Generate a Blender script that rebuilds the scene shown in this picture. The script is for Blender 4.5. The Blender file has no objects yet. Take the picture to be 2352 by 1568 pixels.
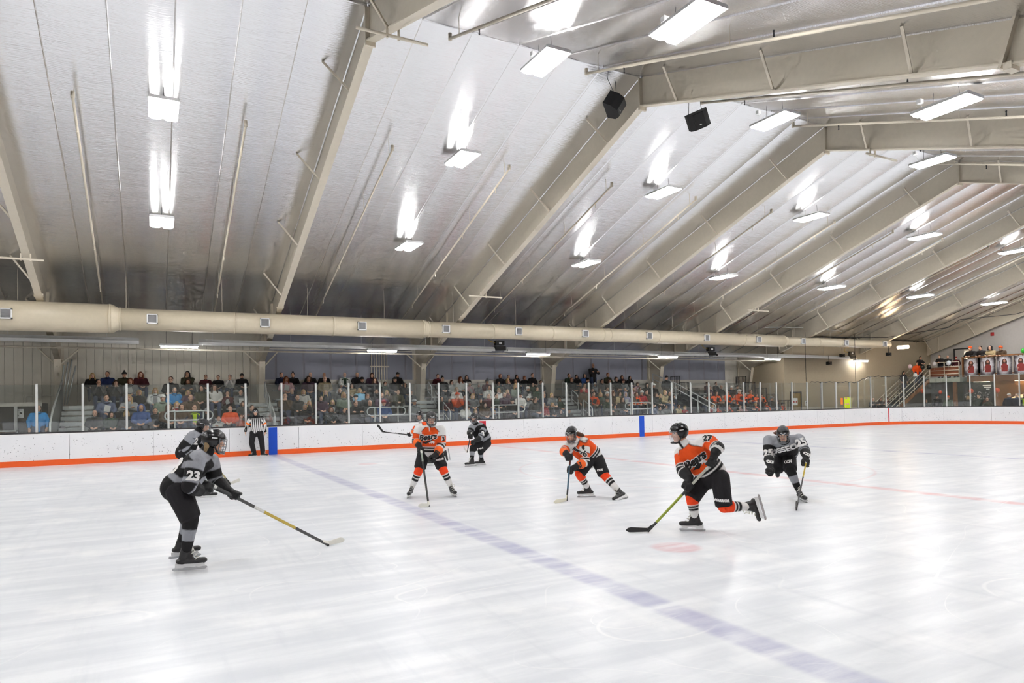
import bpy, bmesh, math, random
from mathutils import Vector, Matrix, noise
R=random.Random(7); PI=math.pi
sc=bpy.context.scene; col=sc.collection
# ---------------------------------------------------------------- helpers
def link(o,parent=None):
    col.objects.link(o)
    if parent is not None: o.parent=parent
    return o
def tag(o,label=None,cat=None,group=None,kind=None):
    if label: o['label']=label
    if cat: o['category']=cat
    if group: o['group']=group
    if kind: o['kind']=kind
    return o
def thing(name,label,cat,loc=(0,0,0),group=None,rz=0):
    o=bpy.data.objects.new(name,None); o.empty_display_size=.1; o.location=loc; o.rotation_euler=(0,0,rz)
    link(o); return tag(o,label,cat,group)
class MB:
    def __init__(s): s.v=[];s.f=[];s.m=[]
    def add(s,vs,fs,mi=0):
        b=len(s.v); s.v+=[tuple(p) for p in vs]; s.f+=[tuple(b+i for i in q) for q in fs]; s.m+=[mi]*len(fs); return s
    def box(s,x0,y0,z0,x1,y1,z1,mi=0):
        return s.add([(x0,y0,z0),(x1,y0,z0),(x1,y1,z0),(x0,y1,z0),(x0,y0,z1),(x1,y0,z1),(x1,y1,z1),(x0,y1,z1)],
            [(3,2,1,0),(4,5,6,7),(0,1,5,4),(1,2,6,5),(2,3,7,6),(3,0,4,7)],mi)
    def obox(s,M,sx,sy,sz,mi=0):
        vs=[M@Vector((x*sx/2,y*sy/2,z*sz/2)) for z in(-1,1) for x,y in((-1,-1),(1,-1),(1,1),(-1,1))]
        return s.add(vs,[(3,2,1,0),(4,5,6,7),(0,1,5,4),(1,2,6,5),(2,3,7,6),(3,0,4,7)],mi)
    def bar(s,a,b,w,h,mi=0,up=(0,0,1)):
        a=Vector(a);b=Vector(b);d=(b-a); L=d.length
        if L<1e-6: return s
        y=d/L; u=Vector(up)
        if abs(y.dot(u))>.98: u=Vector((1,0,0))
        x=y.cross(u).normalized(); z=x.cross(y)
        M=Matrix(((x.x,y.x,z.x,(a.x+b.x)/2),(x.y,y.y,z.y,(a.y+b.y)/2),(x.z,y.z,z.z,(a.z+b.z)/2),(0,0,0,1)))
        return s.obox(M,w,L,h,mi)
    def tube(s,pts,r,n=8,cap=True,mi=0,closed=False):
        P=[Vector(p) for p in pts]; k=len(P); rr=r if isinstance(r,(list,tuple)) else [r]*k
        vs=[];fs=[]; u=None
        for i in range(k):
            if closed: t=P[(i+1)%k]-P[i-1]
            else: t=P[min(i+1,k-1)]-P[max(i-1,0)]
            t.normalize()
            if u is None:
                u=Vector((0,0,1)) if abs(t.z)<.9 else Vector((1,0,0))
            u=(u-t*u.dot(t)); u.normalize(); w=t.cross(u)
            for j in range(n):
                a=2*PI*j/n; vs.append(P[i]+(u*math.cos(a)+w*math.sin(a))*rr[i])
        for i in range(k if closed else k-1):
            for j in range(n):
                a=i*n+j;b=i*n+(j+1)%n;c=((i+1)%k)*n+(j+1)%n;d=((i+1)%k)*n+j
                fs.append((a,b,c,d))
        if cap and not closed: fs.append(tuple(range(n-1,-1,-1))); fs.append(tuple((k-1)*n+j for j in range(n)))
        return s.add(vs,fs,mi)
    def prism(s,poly,fn,t0,t1,mi=0):
        n=len(poly); vs=[fn(a,b,t0) for a,b in poly]+[fn(a,b,t1) for a,b in poly]
        fs=[tuple(range(n-1,-1,-1)),tuple(range(n,2*n))]+[(i,(i+1)%n,n+(i+1)%n,n+i) for i in range(n)]
        return s.add(vs,fs,mi)
    def ball(s,c,r,nu=12,nv=8,M=None,mi=0):
        rx,ry,rz=r if isinstance(r,(tuple,list)) else (r,r,r); vs=[];fs=[]
        c=Vector(c)
        for i in range(1,nv):
            th=PI*i/nv
            for j in range(nu):
                ph=2*PI*j/nu; p=Vector((rx*math.sin(th)*math.cos(ph),ry*math.sin(th)*math.sin(ph),rz*math.cos(th)))
                vs.append(c+(M@p if M else p))
        T=Vector((0,0,rz));B=-T
        vs+= [c+(M@T if M else T),c+(M@B if M else B)]; t=len(vs)-2
        for j in range(nu): fs.append((t,j,(j+1)%nu))
        for i in range(nv-2):
            for j in range(nu): fs.append((i*nu+j,(i+1)*nu+j,(i+1)*nu+(j+1)%nu,i*nu+(j+1)%nu))
        for j in range(nu): fs.append(((nv-2)*nu+j,t+1,(nv-2)*nu+(j+1)%nu))
        return s.add(vs,fs,mi)
    def mesh(s,name,mats,smooth=False):
        me=bpy.data.meshes.new(name); me.from_pydata(s.v,[],s.f)
        for m in (mats if isinstance(mats,(list,tuple)) else [mats]): me.materials.append(m)
        if any(s.m): me.polygons.foreach_set('material_index',s.m)
        if smooth: me.polygons.foreach_set('use_smooth',[True]*len(me.polygons))
        me.update(); return me
    def build(s,name,mats,parent=None,smooth=False,**k):
        o=bpy.data.objects.new(name,s.mesh(name,mats,smooth)); link(o,parent)
        if parent is not None and k.pop('rel',True) is True:
            pass
        return tag(o,**k) if k else o
def rel(o,p):   # geometry given in world space, origin of the parent subtracted
    o.data.transform(Matrix.Translation(-p.location)); return o
# ---------------------------------------------------------------- materials
class NT:
    def __init__(s,name):
        s.mat=bpy.data.materials.new(name); s.mat.use_nodes=True; s.t=s.mat.node_tree; s.t.nodes.clear()
        s.out=s.t.nodes.new('ShaderNodeOutputMaterial')
    def n(s,typ,ins=None,**kw):
        nd=s.t.nodes.new('ShaderNode'+typ)
        for k,v in kw.items(): setattr(nd,k,v)
        for k,v in (ins or {}).items(): s.set(nd.inputs[k],v)
        return nd
    def set(s,sock,v):
        if hasattr(v,'is_linked') or isinstance(v,bpy.types.NodeSocket): s.t.links.new(v,sock)
        elif isinstance(v,(tuple,list)) and len(v)==3 and sock.type=='RGBA': sock.default_value=(*v,1)
        else: sock.default_value=v
    def m(s,op,a,b=0.0,c=0.0,clamp=False):
        nd=s.t.nodes.new('ShaderNodeMath'); nd.operation=op; nd.use_clamp=clamp
        for i,v in enumerate((a,b,c)): s.set(nd.inputs[i],v)
        return nd.outputs[0]
    def ss(s,x,a,b):   # smoothstep
        nd=s.t.nodes.new('ShaderNodeMapRange'); nd.interpolation_type='SMOOTHSTEP'
        s.set(nd.inputs[0],x); nd.inputs[1].default_value=a; nd.inputs[2].default_value=b; return nd.outputs[0]
    def mix(s,f,a,b,mode='MIX'):
        nd=s.t.nodes.new('ShaderNodeMix'); nd.data_type='RGBA'; nd.blend_type=mode
        s.set(nd.inputs[0],f); s.set(nd.inputs[6],a); s.set(nd.inputs[7],b); return nd.outputs[2]
    def obj(s): 
        nd=s.t.nodes.new('ShaderNodeTexCoord'); return nd.outputs['Object']
    def xyz(s,v):
        nd=s.t.nodes.new('ShaderNodeSeparateXYZ'); s.set(nd.inputs[0],v); return nd.outputs
    def com(s,x,y,z):
        nd=s.t.nodes.new('ShaderNodeCombineXYZ')
        for i,v in enumerate((x,y,z)): s.set(nd.inputs[i],v)
        return nd.outputs[0]
    def map(s,v,sc=(1,1,1),rot=(0,0,0),loc=(0,0,0)):
        nd=s.t.nodes.new('ShaderNodeMapping'); s.set(nd.inputs[0],v)
        nd.inputs[1].default_value=loc; nd.inputs[2].default_value=rot; nd.inputs[3].default_value=sc; return nd.outputs[0]
    def noise(s,v,scale=5,detail=3,rough=.5,out=0,**k):
        nd=s.n('TexNoise',{'Scale':scale,'Detail':detail,'Roughness':rough},**k); s.set(nd.inputs['Vector'],v); return nd.outputs[out]
    def bsdf(s,color,rough=.5,metal=0,bump=None,spec=.5,bd=.01,bs=1.0,**extra):
        b=s.n('BsdfPrincipled'); s.set(b.inputs['Base Color'],color); s.set(b.inputs['Roughness'],rough); s.set(b.inputs['Metallic'],metal)
        b.inputs['Specular IOR Level'].default_value=spec
        for k,v in extra.items(): s.set(b.inputs[k.replace('_',' ')],v)
        if bump is not None:
            bn=s.n('Bump',{'Height':bump,'Distance':bd,'Strength':bs}); s.t.links.new(bn.outputs[0],b.inputs['Normal'])
        s.t.links.new(b.outputs[0],s.out.inputs[0]); return b
def srgb(r,g,b):
    f=lambda c:(c/255/12.92 if c<=10.3 else ((c/255+.055)/1.055)**2.4); return (f(r),f(g),f(b))
_M={}
def plain(name,rgb,rough=.5,metal=0,spec=.5,var=.06,sc=8,bump=0,bs=40,**k):
    if name in _M: return _M[name]
    t=NT(name); c=srgb(*rgb); o=t.obj()
    f=t.noise(o,sc,3)
    base=t.mix(f,tuple(x*(1-var) for x in c),tuple(min(1,x*(1+var)) for x in c))
    h=t.noise(o,bs,2) if bump else None
    t.bsdf(base,rough,metal,h,spec,bd=bump or .01,**k); _M[name]=t.mat; return t.mat
def emit(name,rgb,strength):
    if name in _M: return _M[name]
    t=NT(name); e=t.n('Emission',{'Color':rgb,'Strength':strength}); t.t.links.new(e.outputs[0],t.out.inputs[0]); _M[name]=t.mat; return t.mat
def objcol(name,rough=.85,bump=.004,bs=30,sheen=0):   # colour carried by each object
    if name in _M: return _M[name]
    t=NT(name); oi=t.n('ObjectInfo'); o=t.obj(); f=t.noise(o,14,3)
    c=t.mix(.35,oi.outputs['Color'],t.mix(f,(.55,.55,.55),(1.25,1.25,1.25)),'MULTIPLY')
    t.bsdf(c,rough,0,t.noise(o,bs,3),.3,bd=bump); _M[name]=t.mat; return t.mat
def attrcol(name,rough=.8,bump=.006,bs=26,spec=.3):
    if name in _M: return _M[name]
    t=NT(name); a=t.n('Attribute',attribute_name='Col'); o=t.obj()
    w=t.noise(o,bs,4); t.bsdf(a.outputs[0],rough,0,w,spec,bd=bump); _M[name]=t.mat; return t.mat
EXPOSURE=1.6
# ---------------------------------------------------------------- world frame: X along the rink, Y across it, Z up
YB=27.15; XE=46.0; RC=6.0; HB=1.067; YN=.15; RIDGE=14.58; YW=33.1; XEND=50.4; YT=29.4
FX=lambda k:-10.917+7.62*k
roofz=lambda y:10.74-abs(y-RIDGE)/3
def m_ice():
    t=NT('ice'); o=t.obj(); x,y,z=t.xyz(o)
    nz=t.noise(t.map(o,(1,1,1)),.9,6,.6); nf=t.noise(t.map(o,(1,1,1),(0,0,.5)),5,6,.65); big=t.noise(o,.22,3)
    streak=t.noise(t.map(o,(.35,2.6,1),(0,0,.45)),1.3,7,.62); streak2=t.noise(t.map(o,(3,.3,1),(0,0,-.2)),1.4,6,.6)
    base=t.mix(t.ss(streak,.35,.72),srgb(222,225,231),srgb(240,242,246))
    base=t.mix(t.m('MULTIPLY',t.ss(streak2,.5,.75),.45),base,srgb(208,212,220))
    base=t.mix(t.m('MULTIPLY',t.ss(nz,.5,.72),.6),base,srgb(253,253,254))
    wx=t.m('ADD',x,t.m('MULTIPLY',t.m('SUBTRACT',nf,.5),.06))
    def line(x0,w): return t.m('SUBTRACT',1.0,t.ss(t.m('ABSOLUTE',t.m('SUBTRACT',wx,x0)),w-.06,w+.06))
    fade=t.m('MULTIPLY',t.ss(streak,.78,.3),t.m('ADD',.62,t.m('MULTIPLY',nf,.5)),clamp=True)
    def dist(cx,cy): return t.m('SQRT',t.m('ADD',t.m('POWER',t.m('SUBTRACT',wx,cx),2.0),t.m('POWER',t.m('SUBTRACT',y,cy),2.0)))
    bl=t.m('ADD',line(4.04,.155),line(21.8,.155),clamp=True)
    base=t.mix(t.m('MULTIPLY',bl,t.m('MULTIPLY',fade,.8)),base,srgb(158,158,196))
    rl=line(12.91,.155)
    for cx,cy in ((5.8,6.6),(5.92,20.85),(20.0,6.6),(20.0,20.8)): rl=t.m('MAXIMUM',rl,t.m('SUBTRACT',1.0,t.ss(dist(cx,cy),.24,.36)))
    ring=lambda cx,cy,r:t.m('SUBTRACT',1.0,t.ss(t.m('ABSOLUTE',t.m('SUBTRACT',dist(cx,cy),r)),.01,.06))
    rl=t.m('MAXIMUM',rl,t.m('MULTIPLY',ring(12.91,14.2,4.57),.5)); rl=t.m('MAXIMUM',rl,t.m('MULTIPLY',ring(34.0,20.9,4.57),.5))
    base=t.mix(t.m('MULTIPLY',rl,t.m('MULTIPLY',fade,.55)),base,srgb(222,120,130))
    # skate cuts: long thin curved scratches and scraped snow
    sc1=None
    for s_,k_,wd,off,ro in ((.10,5,.010,0,.3),(.16,4,.014,11.3,1.2),(.07,9,.012,31.0,-.6),(.3,3,.02,5.0,.1),(.13,6,.008,51.0,2.0)):
        v=t.noise(t.map(o,(1,1.7,1),(0,0,ro),(off,off*.7,0)),s_,1.2,.4)
        fr=t.m('ABSOLUTE',t.m('SUBTRACT',t.m('FRACT',t.m('MULTIPLY',v,float(k_)*2)),.5))
        L=t.m('MULTIPLY',t.m('SUBTRACT',1.0,t.ss(fr,wd*.1,wd*.55)),t.ss(t.noise(t.map(o,(1,1,1),loc=(off,3,0)),.45,2),.47,.62))
        sc1=L if sc1 is None else t.m('MAXIMUM',sc1,L)
    snow=t.m('MULTIPLY',t.ss(t.noise(t.map(o,(7,14,1),(0,0,.3)),1.6,3),.68,.74),t.ss(t.noise(o,.35,2),.45,.65))
    sc1=t.m('MAXIMUM',sc1,t.m('MULTIPLY',snow,.7))
    base=t.mix(t.m('MULTIPLY',sc1,.42),base,(.97,.97,.98))
    hgt=t.m('ADD',t.m('MULTIPLY',nf,.6),0.0)
    rough=.28
    t.bsdf(base,rough,0,hgt,.3,bd=.002,IOR=1.31); return t.mat
def m_foil():
    t=NT('foil insulation'); o=t.obj(); x,y,z=t.xyz(o)
    a=t.noise(t.com(t.m('MULTIPLY',x,1.3),t.m('MULTIPLY',y,24.0),0.0),1.6,4,.6)
    b=t.noise(t.com(t.m('MULTIPLY',x,.55),t.m('MULTIPLY',y,3.2),0.0),1.0,3,.5)
    c=t.noise(o,28,2)
    h=t.m('ADD',t.m('ADD',a,t.m('MULTIPLY',b,1.2)),t.m('MULTIPLY',c,.12))
    t.bsdf(t.mix(a,(.86,.86,.87),(.95,.95,.955)),.2,.98,h,.5,bd=.03,bs=.27); return t.mat
def m_board():
    t=NT('white dasher plastic'); o=t.obj(); x,y,z=t.xyz(o)
    v=t.n('TexVoronoi',{'Scale':15.0}); t.set(v.inputs['Vector'],t.map(o,(1,1,1.25),(.2,.1,.3)))
    vc=t.xyz(v.outputs['Color'])
    spot=t.m('MULTIPLY',t.m('LESS_THAN',v.outputs['Distance'],t.m('MULTIPLY',vc[0],.27)),t.m('LESS_THAN',vc[1],t.m('MULTIPLY',t.ss(t.m('ABSOLUTE',t.m('SUBTRACT',z,.52)),.5,.1),t.ss(t.noise(o,.8,2),.3,.6))))
    c=t.mix(t.noise(o,1.5,4),srgb(232,233,237),srgb(243,243,245))
    c=t.mix(t.m('MULTIPLY',spot,.8),c,srgb(96,98,104)); t.bsdf(c,.35,0,None,.45); return t.mat
def m_wood(name,a,b,sc=3):
    t=NT(name); o=t.obj(); w=t.n('TexWave',{'Scale':sc,'Distortion':6.0,'Detail':3.0},bands_direction='Y'); t.set(w.inputs['Vector'],t.map(o,(1,4,.6)))
    t.bsdf(t.mix(w.outputs['Fac'],srgb(*a),srgb(*b)),.45,0,w.outputs['Fac'],.4,bd=.002); return t.mat
def m_glass():
    t=NT('rink glass'); tr=t.n('BsdfTransparent',{'Color':(.93,.955,.95)}); gl=t.n('BsdfGlossy',{'Color':(1,1,1),'Roughness':.02})
    ge=t.n('NewGeometry'); dt=t.n('VectorMath',operation='DOT_PRODUCT'); t.set(dt.inputs[0],ge.outputs['Normal']); t.set(dt.inputs[1],ge.outputs['Incoming']); fr=t.m('ADD',.065,t.m('MULTIPLY',t.m('POWER',t.m('SUBTRACT',1.0,t.m('ABSOLUTE',dt.outputs['Value'])),5.0),.5)); ms=t.n('MixShader'); t.set(ms.inputs[0],fr); t.t.links.new(tr.outputs[0],ms.inputs[1]); t.t.links.new(gl.outputs[0],ms.inputs[2])
    df=t.n('BsdfDiffuse',{'Color':(.7,.74,.74)}); m2=t.n('MixShader'); t.set(m2.inputs[0],t.m('MULTIPLY',t.noise(t.obj(),.6,4),.05)); t.t.links.new(ms.outputs[0],m2.inputs[1]); t.t.links.new(df.outputs[0],m2.inputs[2])
    t.t.links.new(m2.outputs[0],t.out.inputs[0]); return t.mat
def m_siding(name,a,b,pitch=.305):
    t=NT(name); o=t.obj(); x,y,z=t.xyz(o)
    s=t.m('ABSOLUTE',t.m('SUBTRACT',t.m('FRACT',t.m('DIVIDE',x,pitch)),.5))
    g=t.ss(s,.44,.49); c=t.mix(t.noise(o,.7,3),srgb(*a),srgb(*b)); c=t.mix(t.m('MULTIPLY',g,.3),c,srgb(120,112,98))
    t.bsdf(c,.5,0,t.m('SUBTRACT',1.0,g),.4,bd=.012); return t.mat
ICE=m_ice(); FOIL=m_foil(); BOARD=m_board(); GLASS=m_glass()
STEEL=plain('tan steel paint',(222,212,193),.42,bump=.001,bs=60); DUCT=plain('tan duct paint',(212,200,176),.38,bump=.001)
CREAM=m_siding('cream siding',(224,217,202),(232,226,212)); PANEL=m_siding('grey liner panel',(150,152,166),(158,160,174),1.27)
TAN=plain('tan wall paint',(168,154,130),.6,bump=.001); ENDW=plain('pale end wall paint',(208,204,200),.6,bump=.001)
RUB=plain('black rubber floor',(52,52,54),.8); ALU=plain('brushed aluminium',(196,200,198),.38,.75,var=.1,sc=20); ALUP=plain('pale metal rail',(214,216,214),.3,.35)
WHITE=plain('white metal',(238,238,238),.35); BLACK=plain('black plastic',(22,22,23),.4); DGREY=plain('dark grey metal',(60,62,64),.45,.3)
ORANGE=plain('orange kick plastic',(240,98,36),.35); BLUE=plain('blue line plastic',(14,78,200),.35); RED=plain('red line plastic',(206,40,58),.35)
CAPR=plain('dark cap rail',(50,48,50),.5); CREAMP=plain('cream painted board',(222,217,206),.5)
BRICKW=m_wood('brown stained timber',(116,76,46),(158,108,68)); 
LENS=emit('bright led lens',(1,.985,.97),26.0); LENSU=emit('bright uplight slot',(1,.985,.97),6.0); LENS2=emit('led strip lens',(1,.98,.96),22.0); WARM=emit('warm lamp glass',(1,.7,.4),9.0)
# floor, walls, roof
def rounded(xe,r,y0,y1,x0,n=14):   # outline of the rink: near left, near right, far right, far left
    p=[(x0,y0)]
    p+=[(xe-r+r*math.sin(a),y0+r-r*math.cos(a)) for a in [PI/2*i/n for i in range(n+1)]]
    p+=[(xe-r+r*math.cos(a),y1-r+r*math.sin(a)) for a in [PI/2*i/n for i in range(n+1)]]
    p+=[(x0,y1)]; return p
XL=-20.2
b=MB(); poly=rounded(XE,RC,YN,YB,XL); b.add([(x,y,0) for x,y in poly],[tuple(range(len(poly)))]); tag(b.build('floor',ICE),kind='structure')
b=MB(); b.box(-22.5,-6,-.12,XEND,YW,-.02); tag(b.build('floor',RUB),kind='structure')
b=MB(); b.box(-22.5,YW,-.02,FX(2)-.05,YW+.15,4.62); tag(b.build('wall_back',CREAM),kind='structure')
b=MB(); b.box(FX(2)-.05,YW,-.02,XEND,YW+.15,4.62); b.box(FX(2)+.2,YW-.2,2.84,35.0,YW,3.08); tag(b.build('wall_back',CREAMP),kind='structure')
b=MB()
for k in range(2,5): b.box(FX(k)+.16,YW-.03,3.08,FX(k+1)-.16,YW,4.5)
b.box(FX(5)+.1,YW-.03,3.08,FX(6)-1.2,YW,4.5); tag(b.build('trim_1',PANEL),kind='structure')
b=MB(); b.box(34.9,YT,-.02,XEND,YT+.15,5.7); b.box(34.9,YT+.15,-.02,35.05,YW,5.7); tag(b.build('wall_right_return',TAN),kind='structure')
b=MB(); b.prism([(-6,-.02),(-6,3.86),(RIDGE,10.8),(YT,5.86),(YT,-.02)],lambda a,c,t:(t,a,c),XEND,XEND+.15); tag(b.build('wall_right',ENDW),kind='structure')
b=MB(); b.prism([(-6,-.02),(-6,3.86),(RIDGE,10.8),(YW,4.57),(YW,-.02)],lambda a,c,t:(t,a,c),-22.65,-22.5); tag(b.build('wall_left',CREAM),kind='structure')
b=MB(); b.box(-22.5,-6.15,-.02,XEND,-6,3.8); tag(b.build('wall_front',TAN),kind='structure')
def roof(y0,y1):
    b=MB(); prof=[]
    w=7.62/6; n0=math.floor((-22.5-FX(0))/w); X0=FX(0)+n0*w; xs=[]
    while X0<XEND:
        r=.024+.014*((int(X0*7.3)%5)/4)
        for u in (0,.012,.05,.15,.27,.4,.5,.6,.73,.85,.95,.972): xs.append((X0+w*u,-r*4*u*(1-u)-.001))
        xs+=[(X0+w*.976,-.028),(X0+w*.984,-.028),(X0+w*.988,0)]; X0+=w
    vs=[];NY=2
    for i in range(NY):
        y=y0+(y1-y0)*i/(NY-1)
        vs+=[(min(max(x,-22.5),XEND),y,roofz(y)+d) for x,d in xs]
    n=len(xs); up=y1>y0
    b.add(vs,[(j,j+1,n+j+1,n+j) for j in range(n-1)])
    o=b.build('ceiling',FOIL,smooth=True); tag(o,kind='structure'); return o
roof(RIDGE,YW+.1); roof(RIDGE,-6.1)
# ridge seam tape
b=MB(); b.tube([(-22.5,RIDGE,10.69),(XEND,RIDGE,10.69)],.02,6); tag(b.build('trim_2',FOIL),kind='structure')
# ---------------------------------------------------------------- steel frames
ORD=['first','second','third','fourth','fifth','sixth','seventh','eighth','ninth','tenth','eleventh','twelfth','thirteenth','fourteenth','fifteenth','sixteenth','seventeenth','eighteenth','nineteenth','twentieth','twenty-first','twenty-second','twenty-third','twenty-fourth','twenty-fifth','twenty-sixth','twenty-seventh','twenty-eighth','twenty-ninth','thirtieth']
farb=lambda y:9.92-(y-RIDGE)*.349 if y<26.93 else 5.61-(y-26.93)*.361
nearb=lambda y:9.92-(RIDGE-y)*.323
TANW=STEEL
frames={}
for k in range(0,9):
    x=FX(k)
    lab=('tan steel roof frame at the left edge of the picture','tan steel roof frame, %s from the left, crossing above the ice')[k>1]
    lab={0:'tan steel roof frame beyond the left edge of the view',1:'leftmost tan steel roof frame, cut by the picture edge',8:'farthest tan steel roof frame against the pale end wall'}.get(k,'tan steel roof frame, %s from the left above the ice'%ORD[k-1])
    f=thing('steel_frame',lab,'roof frame',(x,YW-.6,0),'tan steel roof frames'); frames[k]=f
    def part(b,n,m=STEEL): return rel(b.build(n,m,f),f)
    fl=.105 if k<8 else .06
    # far rafter web and flanges
    b=MB(); ys=[RIDGE+.03,19,23,26.93,31.8,YW-.1]
    pol=[(y,farb(y)) for y in ys[:5]]+[(YW-.15,3.85)]+[(y,roofz(y)+.03) for y in reversed(ys)]
    b.prism(pol,lambda a,c,t:(t,a,c),x-.012,x+.012)
    for i in range(4): b.bar((x,ys[i],farb(ys[i])),(x,ys[i+1],farb(ys[i+1])),2*fl,.03,up=(0,0,1))
    b.bar((x,ys[0],roofz(ys[0])+.04),(x,ys[5],roofz(ys[5])+.04),2*fl,.025)
    for yy in (28.6,29.6,30.6): b.box(x-fl,yy-.01,farb(yy),x+fl,yy+.01,roofz(yy)-.08)
    b.box(x-fl,31.8,3.83,x+fl,YW-.1,3.87)
    part(b,'rafter')
    b=MB(); yn=[RIDGE-.03,5.6,-5.0]
    pol=[(y,nearb(y)) for y in yn]+[(y,roofz(y)+.03) for y in reversed(yn)]
    b.prism(pol,lambda a,c,t:(t,a,c),x-.012,x+.012)
    for i in range(2): b.bar((x,yn[i],nearb(yn[i])),(x,yn[i+1],nearb(yn[i+1])),2*fl,.03)
    b.bar((x,yn[0],roofz(yn[0])+.04),(x,yn[2],roofz(yn[2])+.04),2*fl,.025)
    part(b,'rafter')
    b=MB(); b.box(x-fl-.01,RIDGE-.03,9.80,x+fl+.01,RIDGE+.03,10.66); part(b,'ridge_plate')
    b=MB(); b.obox(Matrix.Translation((x,26.93,farb(26.93)+.02))@Matrix.Rotation(-.34,4,'X'),2*fl+.06,.12,.07); part(b,'splice_plate')
    b=MB(); b.obox(Matrix.Translation((x,5.6,nearb(5.6)+.34))@Matrix.Rotation(.31,4,'X'),2*fl+.03,.05,.78); b.box(x-fl-.02,5.54,nearb(5.6)-.1,x+fl+.02,5.66,nearb(5.6)+.02); part(b,'splice_plate')
    # column, tapered
    b=MB(); b.prism([(31.8,3.85),(32.5,0),(YW-.1,0),(YW-.1,3.85)],lambda a,c,t:(t,a,c),x-.012,x+.012)
    b.bar((x,31.8,3.86),(x,32.5,0),2*fl+.04,.03,up=(0,-1,0)); b.box(x-fl,YW-.13,0,x+fl,YW-.1,4.4); part(b,'column')
    b=MB(); b.box(x-fl,-5.0,-.02,x+fl,-4.4,3.9); part(b,'column')
    for y in (16.1,19.45,22.8,26.1):
        b=MB(); b.bar((x-.66,y+.22,roofz(y+.22)-.05),(x-.05,y,farb(y)+.02),.05,.05); part(b,'brace')
    for y in (29.0,):
        b=MB(); b.bar((x-.66,y+.22,roofz(y+.22)-.05),(x-.05,y,farb(y)+.02),.05,.05); part(b,'brace')
    for y in (13.15,10.14,7.14,4.1):
        b=MB(); b.bar((x-.66,y-.22,roofz(y-.22)-.05),(x-.05,y,nearb(y)+.02),.05,.05); part(b,'brace')
    if k in (1,2,3,4,5,6):
        for sx in (-1,1):
            b=MB(); b.bar((x,31.85,3.55),(x+sx*.75,32.3,4.35),.05,.05); part(b,'brace')
# pipe stubs clamped under the frames
for n,(k,y,dx,lab) in enumerate(((2,13.0,0,'short tan pipe stub clamped under the second frame near the ridge'),(1,24.4,-.3,'short tan pipe stub clamped under the leftmost frame'),(3,24.85,.1,'short tan pipe stub clamped under the third frame above the duct'),(4,13.0,.45,'short tan pipe stub clamped under the fourth frame near the ridge'),(5,24.5,.1,'short tan pipe stub clamped under the fifth frame above the duct'))):
    x=FX(k)+dx; zb=(farb(y) if y>RIDGE else nearb(y))-.16
    t=thing('pipe_stub',lab,'pipe',(x,y,zb),'short pipe stubs under the frames')
    b=MB(); b.tube([(-.75,0,0),(.75,0,0)],.032,10); b.build('pipe',STEEL,t,True)
    for s in (-.12,.12):
        b=MB(); b.box(s-dx-.02,-.02,-.05,s-dx+.02,.02,.17); b.build('clamp',STEEL,t)
# sprinkler pipes up both slopes
far_p=[];near_p=[]
for k in range(0,8):
    for j,dx in enumerate((1.72,5.45)):
        x=FX(k)+dx
        wh='left' if j==0 else 'right'
        bay='%s bay from the left'%ORD[k-1] if k>0 else 'bay beyond the left edge'
        for far in (1,0):
            if not far and k<2: continue
            ya,yb=(18.35,29.0) if far else (14.1,-3.0)
            if far and k==7: ya,yb=16.5,28.9
            t=thing('sprinkler_pipe','thin tan sprinkler pipe, %s one on the %s slope, %s'%(wh,'far' if far else 'near',bay),'pipe',(x,ya,roofz(ya)-.43),'sprinkler pipes on the %s roof slope'%('far' if far else 'near'))
            zz=lambda y:roofz(y)-roofz(ya)
            b=MB(); b.tube([(0,0,0),(0,yb-ya,zz(yb))],.03 if far else .034,8); b.build('pipe',STEEL,t,True)
            b=MB(); b.tube([(0,0,-.03),(0,0,.12)],.045,8); b.build('elbow',STEEL,t,True)
            n=4
            for i in range(n):
                y=ya+(yb-ya)*(i+.12)/n
                b=MB(); b.tube([(0,y-ya,zz(y)),(0,y-ya,zz(y)+.41)],.008,5); b.build('hanger',STEEL,t)
                b=MB(); y2=y+(yb-ya)*.06; s=-1 if (far or i==0) else 1
                b.tube([(0,y2-ya,zz(y2)),(0,y2-ya,zz(y2)+s*.13)],[.02,.012],6); b.ball((0,y2-ya,zz(y2)+s*.14),.022,6,4); b.build('sprinkler_head',BLACK if not far else STEEL,t)
# ---------------------------------------------------------------- high bay lights
def ceiling_light(x,y,z,lab,group='high bay lights under the roof'):
    t=thing('ceiling_light',lab,'ceiling light',(x,y,z),group)
    b=MB(); b.prism([(-.33,.0),(-.33,.05),(-.3,.075),(.3,.075),(.33,.05),(.33,0)],lambda a,c,s:(a,s,c),-.62,.62); b.build('housing',WHITE,t)
    for s in (-1,1):
        b=MB(); b.prism([(s*.165-.13,0),(s*.165-.1,-.035),(s*.165+.1,-.035),(s*.165+.13,0)],lambda a,c,q:(a,q,c),-.6,.6); b.build('lens',LENS,t,label='glowing white lens')
        b=MB(); b.box(s*.165-.07,-.32,.074,s*.165+.07,.32,.08); b.build('uplight_lens',LENSU,t,label='glowing slot on top')
    h=roofz(y)-z-.06
    for s in (-.3,.3):
        b=MB(); b.tube([(0,s,.07),(0,s*.9,h)],.006,4); b.build('hanger_wire',DGREY,t)
    b=MB(); b.box(-.02,.55,h-.1,.1,.65,h); b.tube([(.04,.6,h-.1),(.1,.55,h-.28),(.03,.45,h-.4),(0,.3,.08)],.007,5); b.build('cord',WHITE,t)
rows=((18.2,9.05,'upper far row'),(23.0,7.48,'lower far row'),(13.4,9.75,'ridge row'),(8.7,8.3,'near row'),(3.9,6.75,'row above the near boards'))
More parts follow.
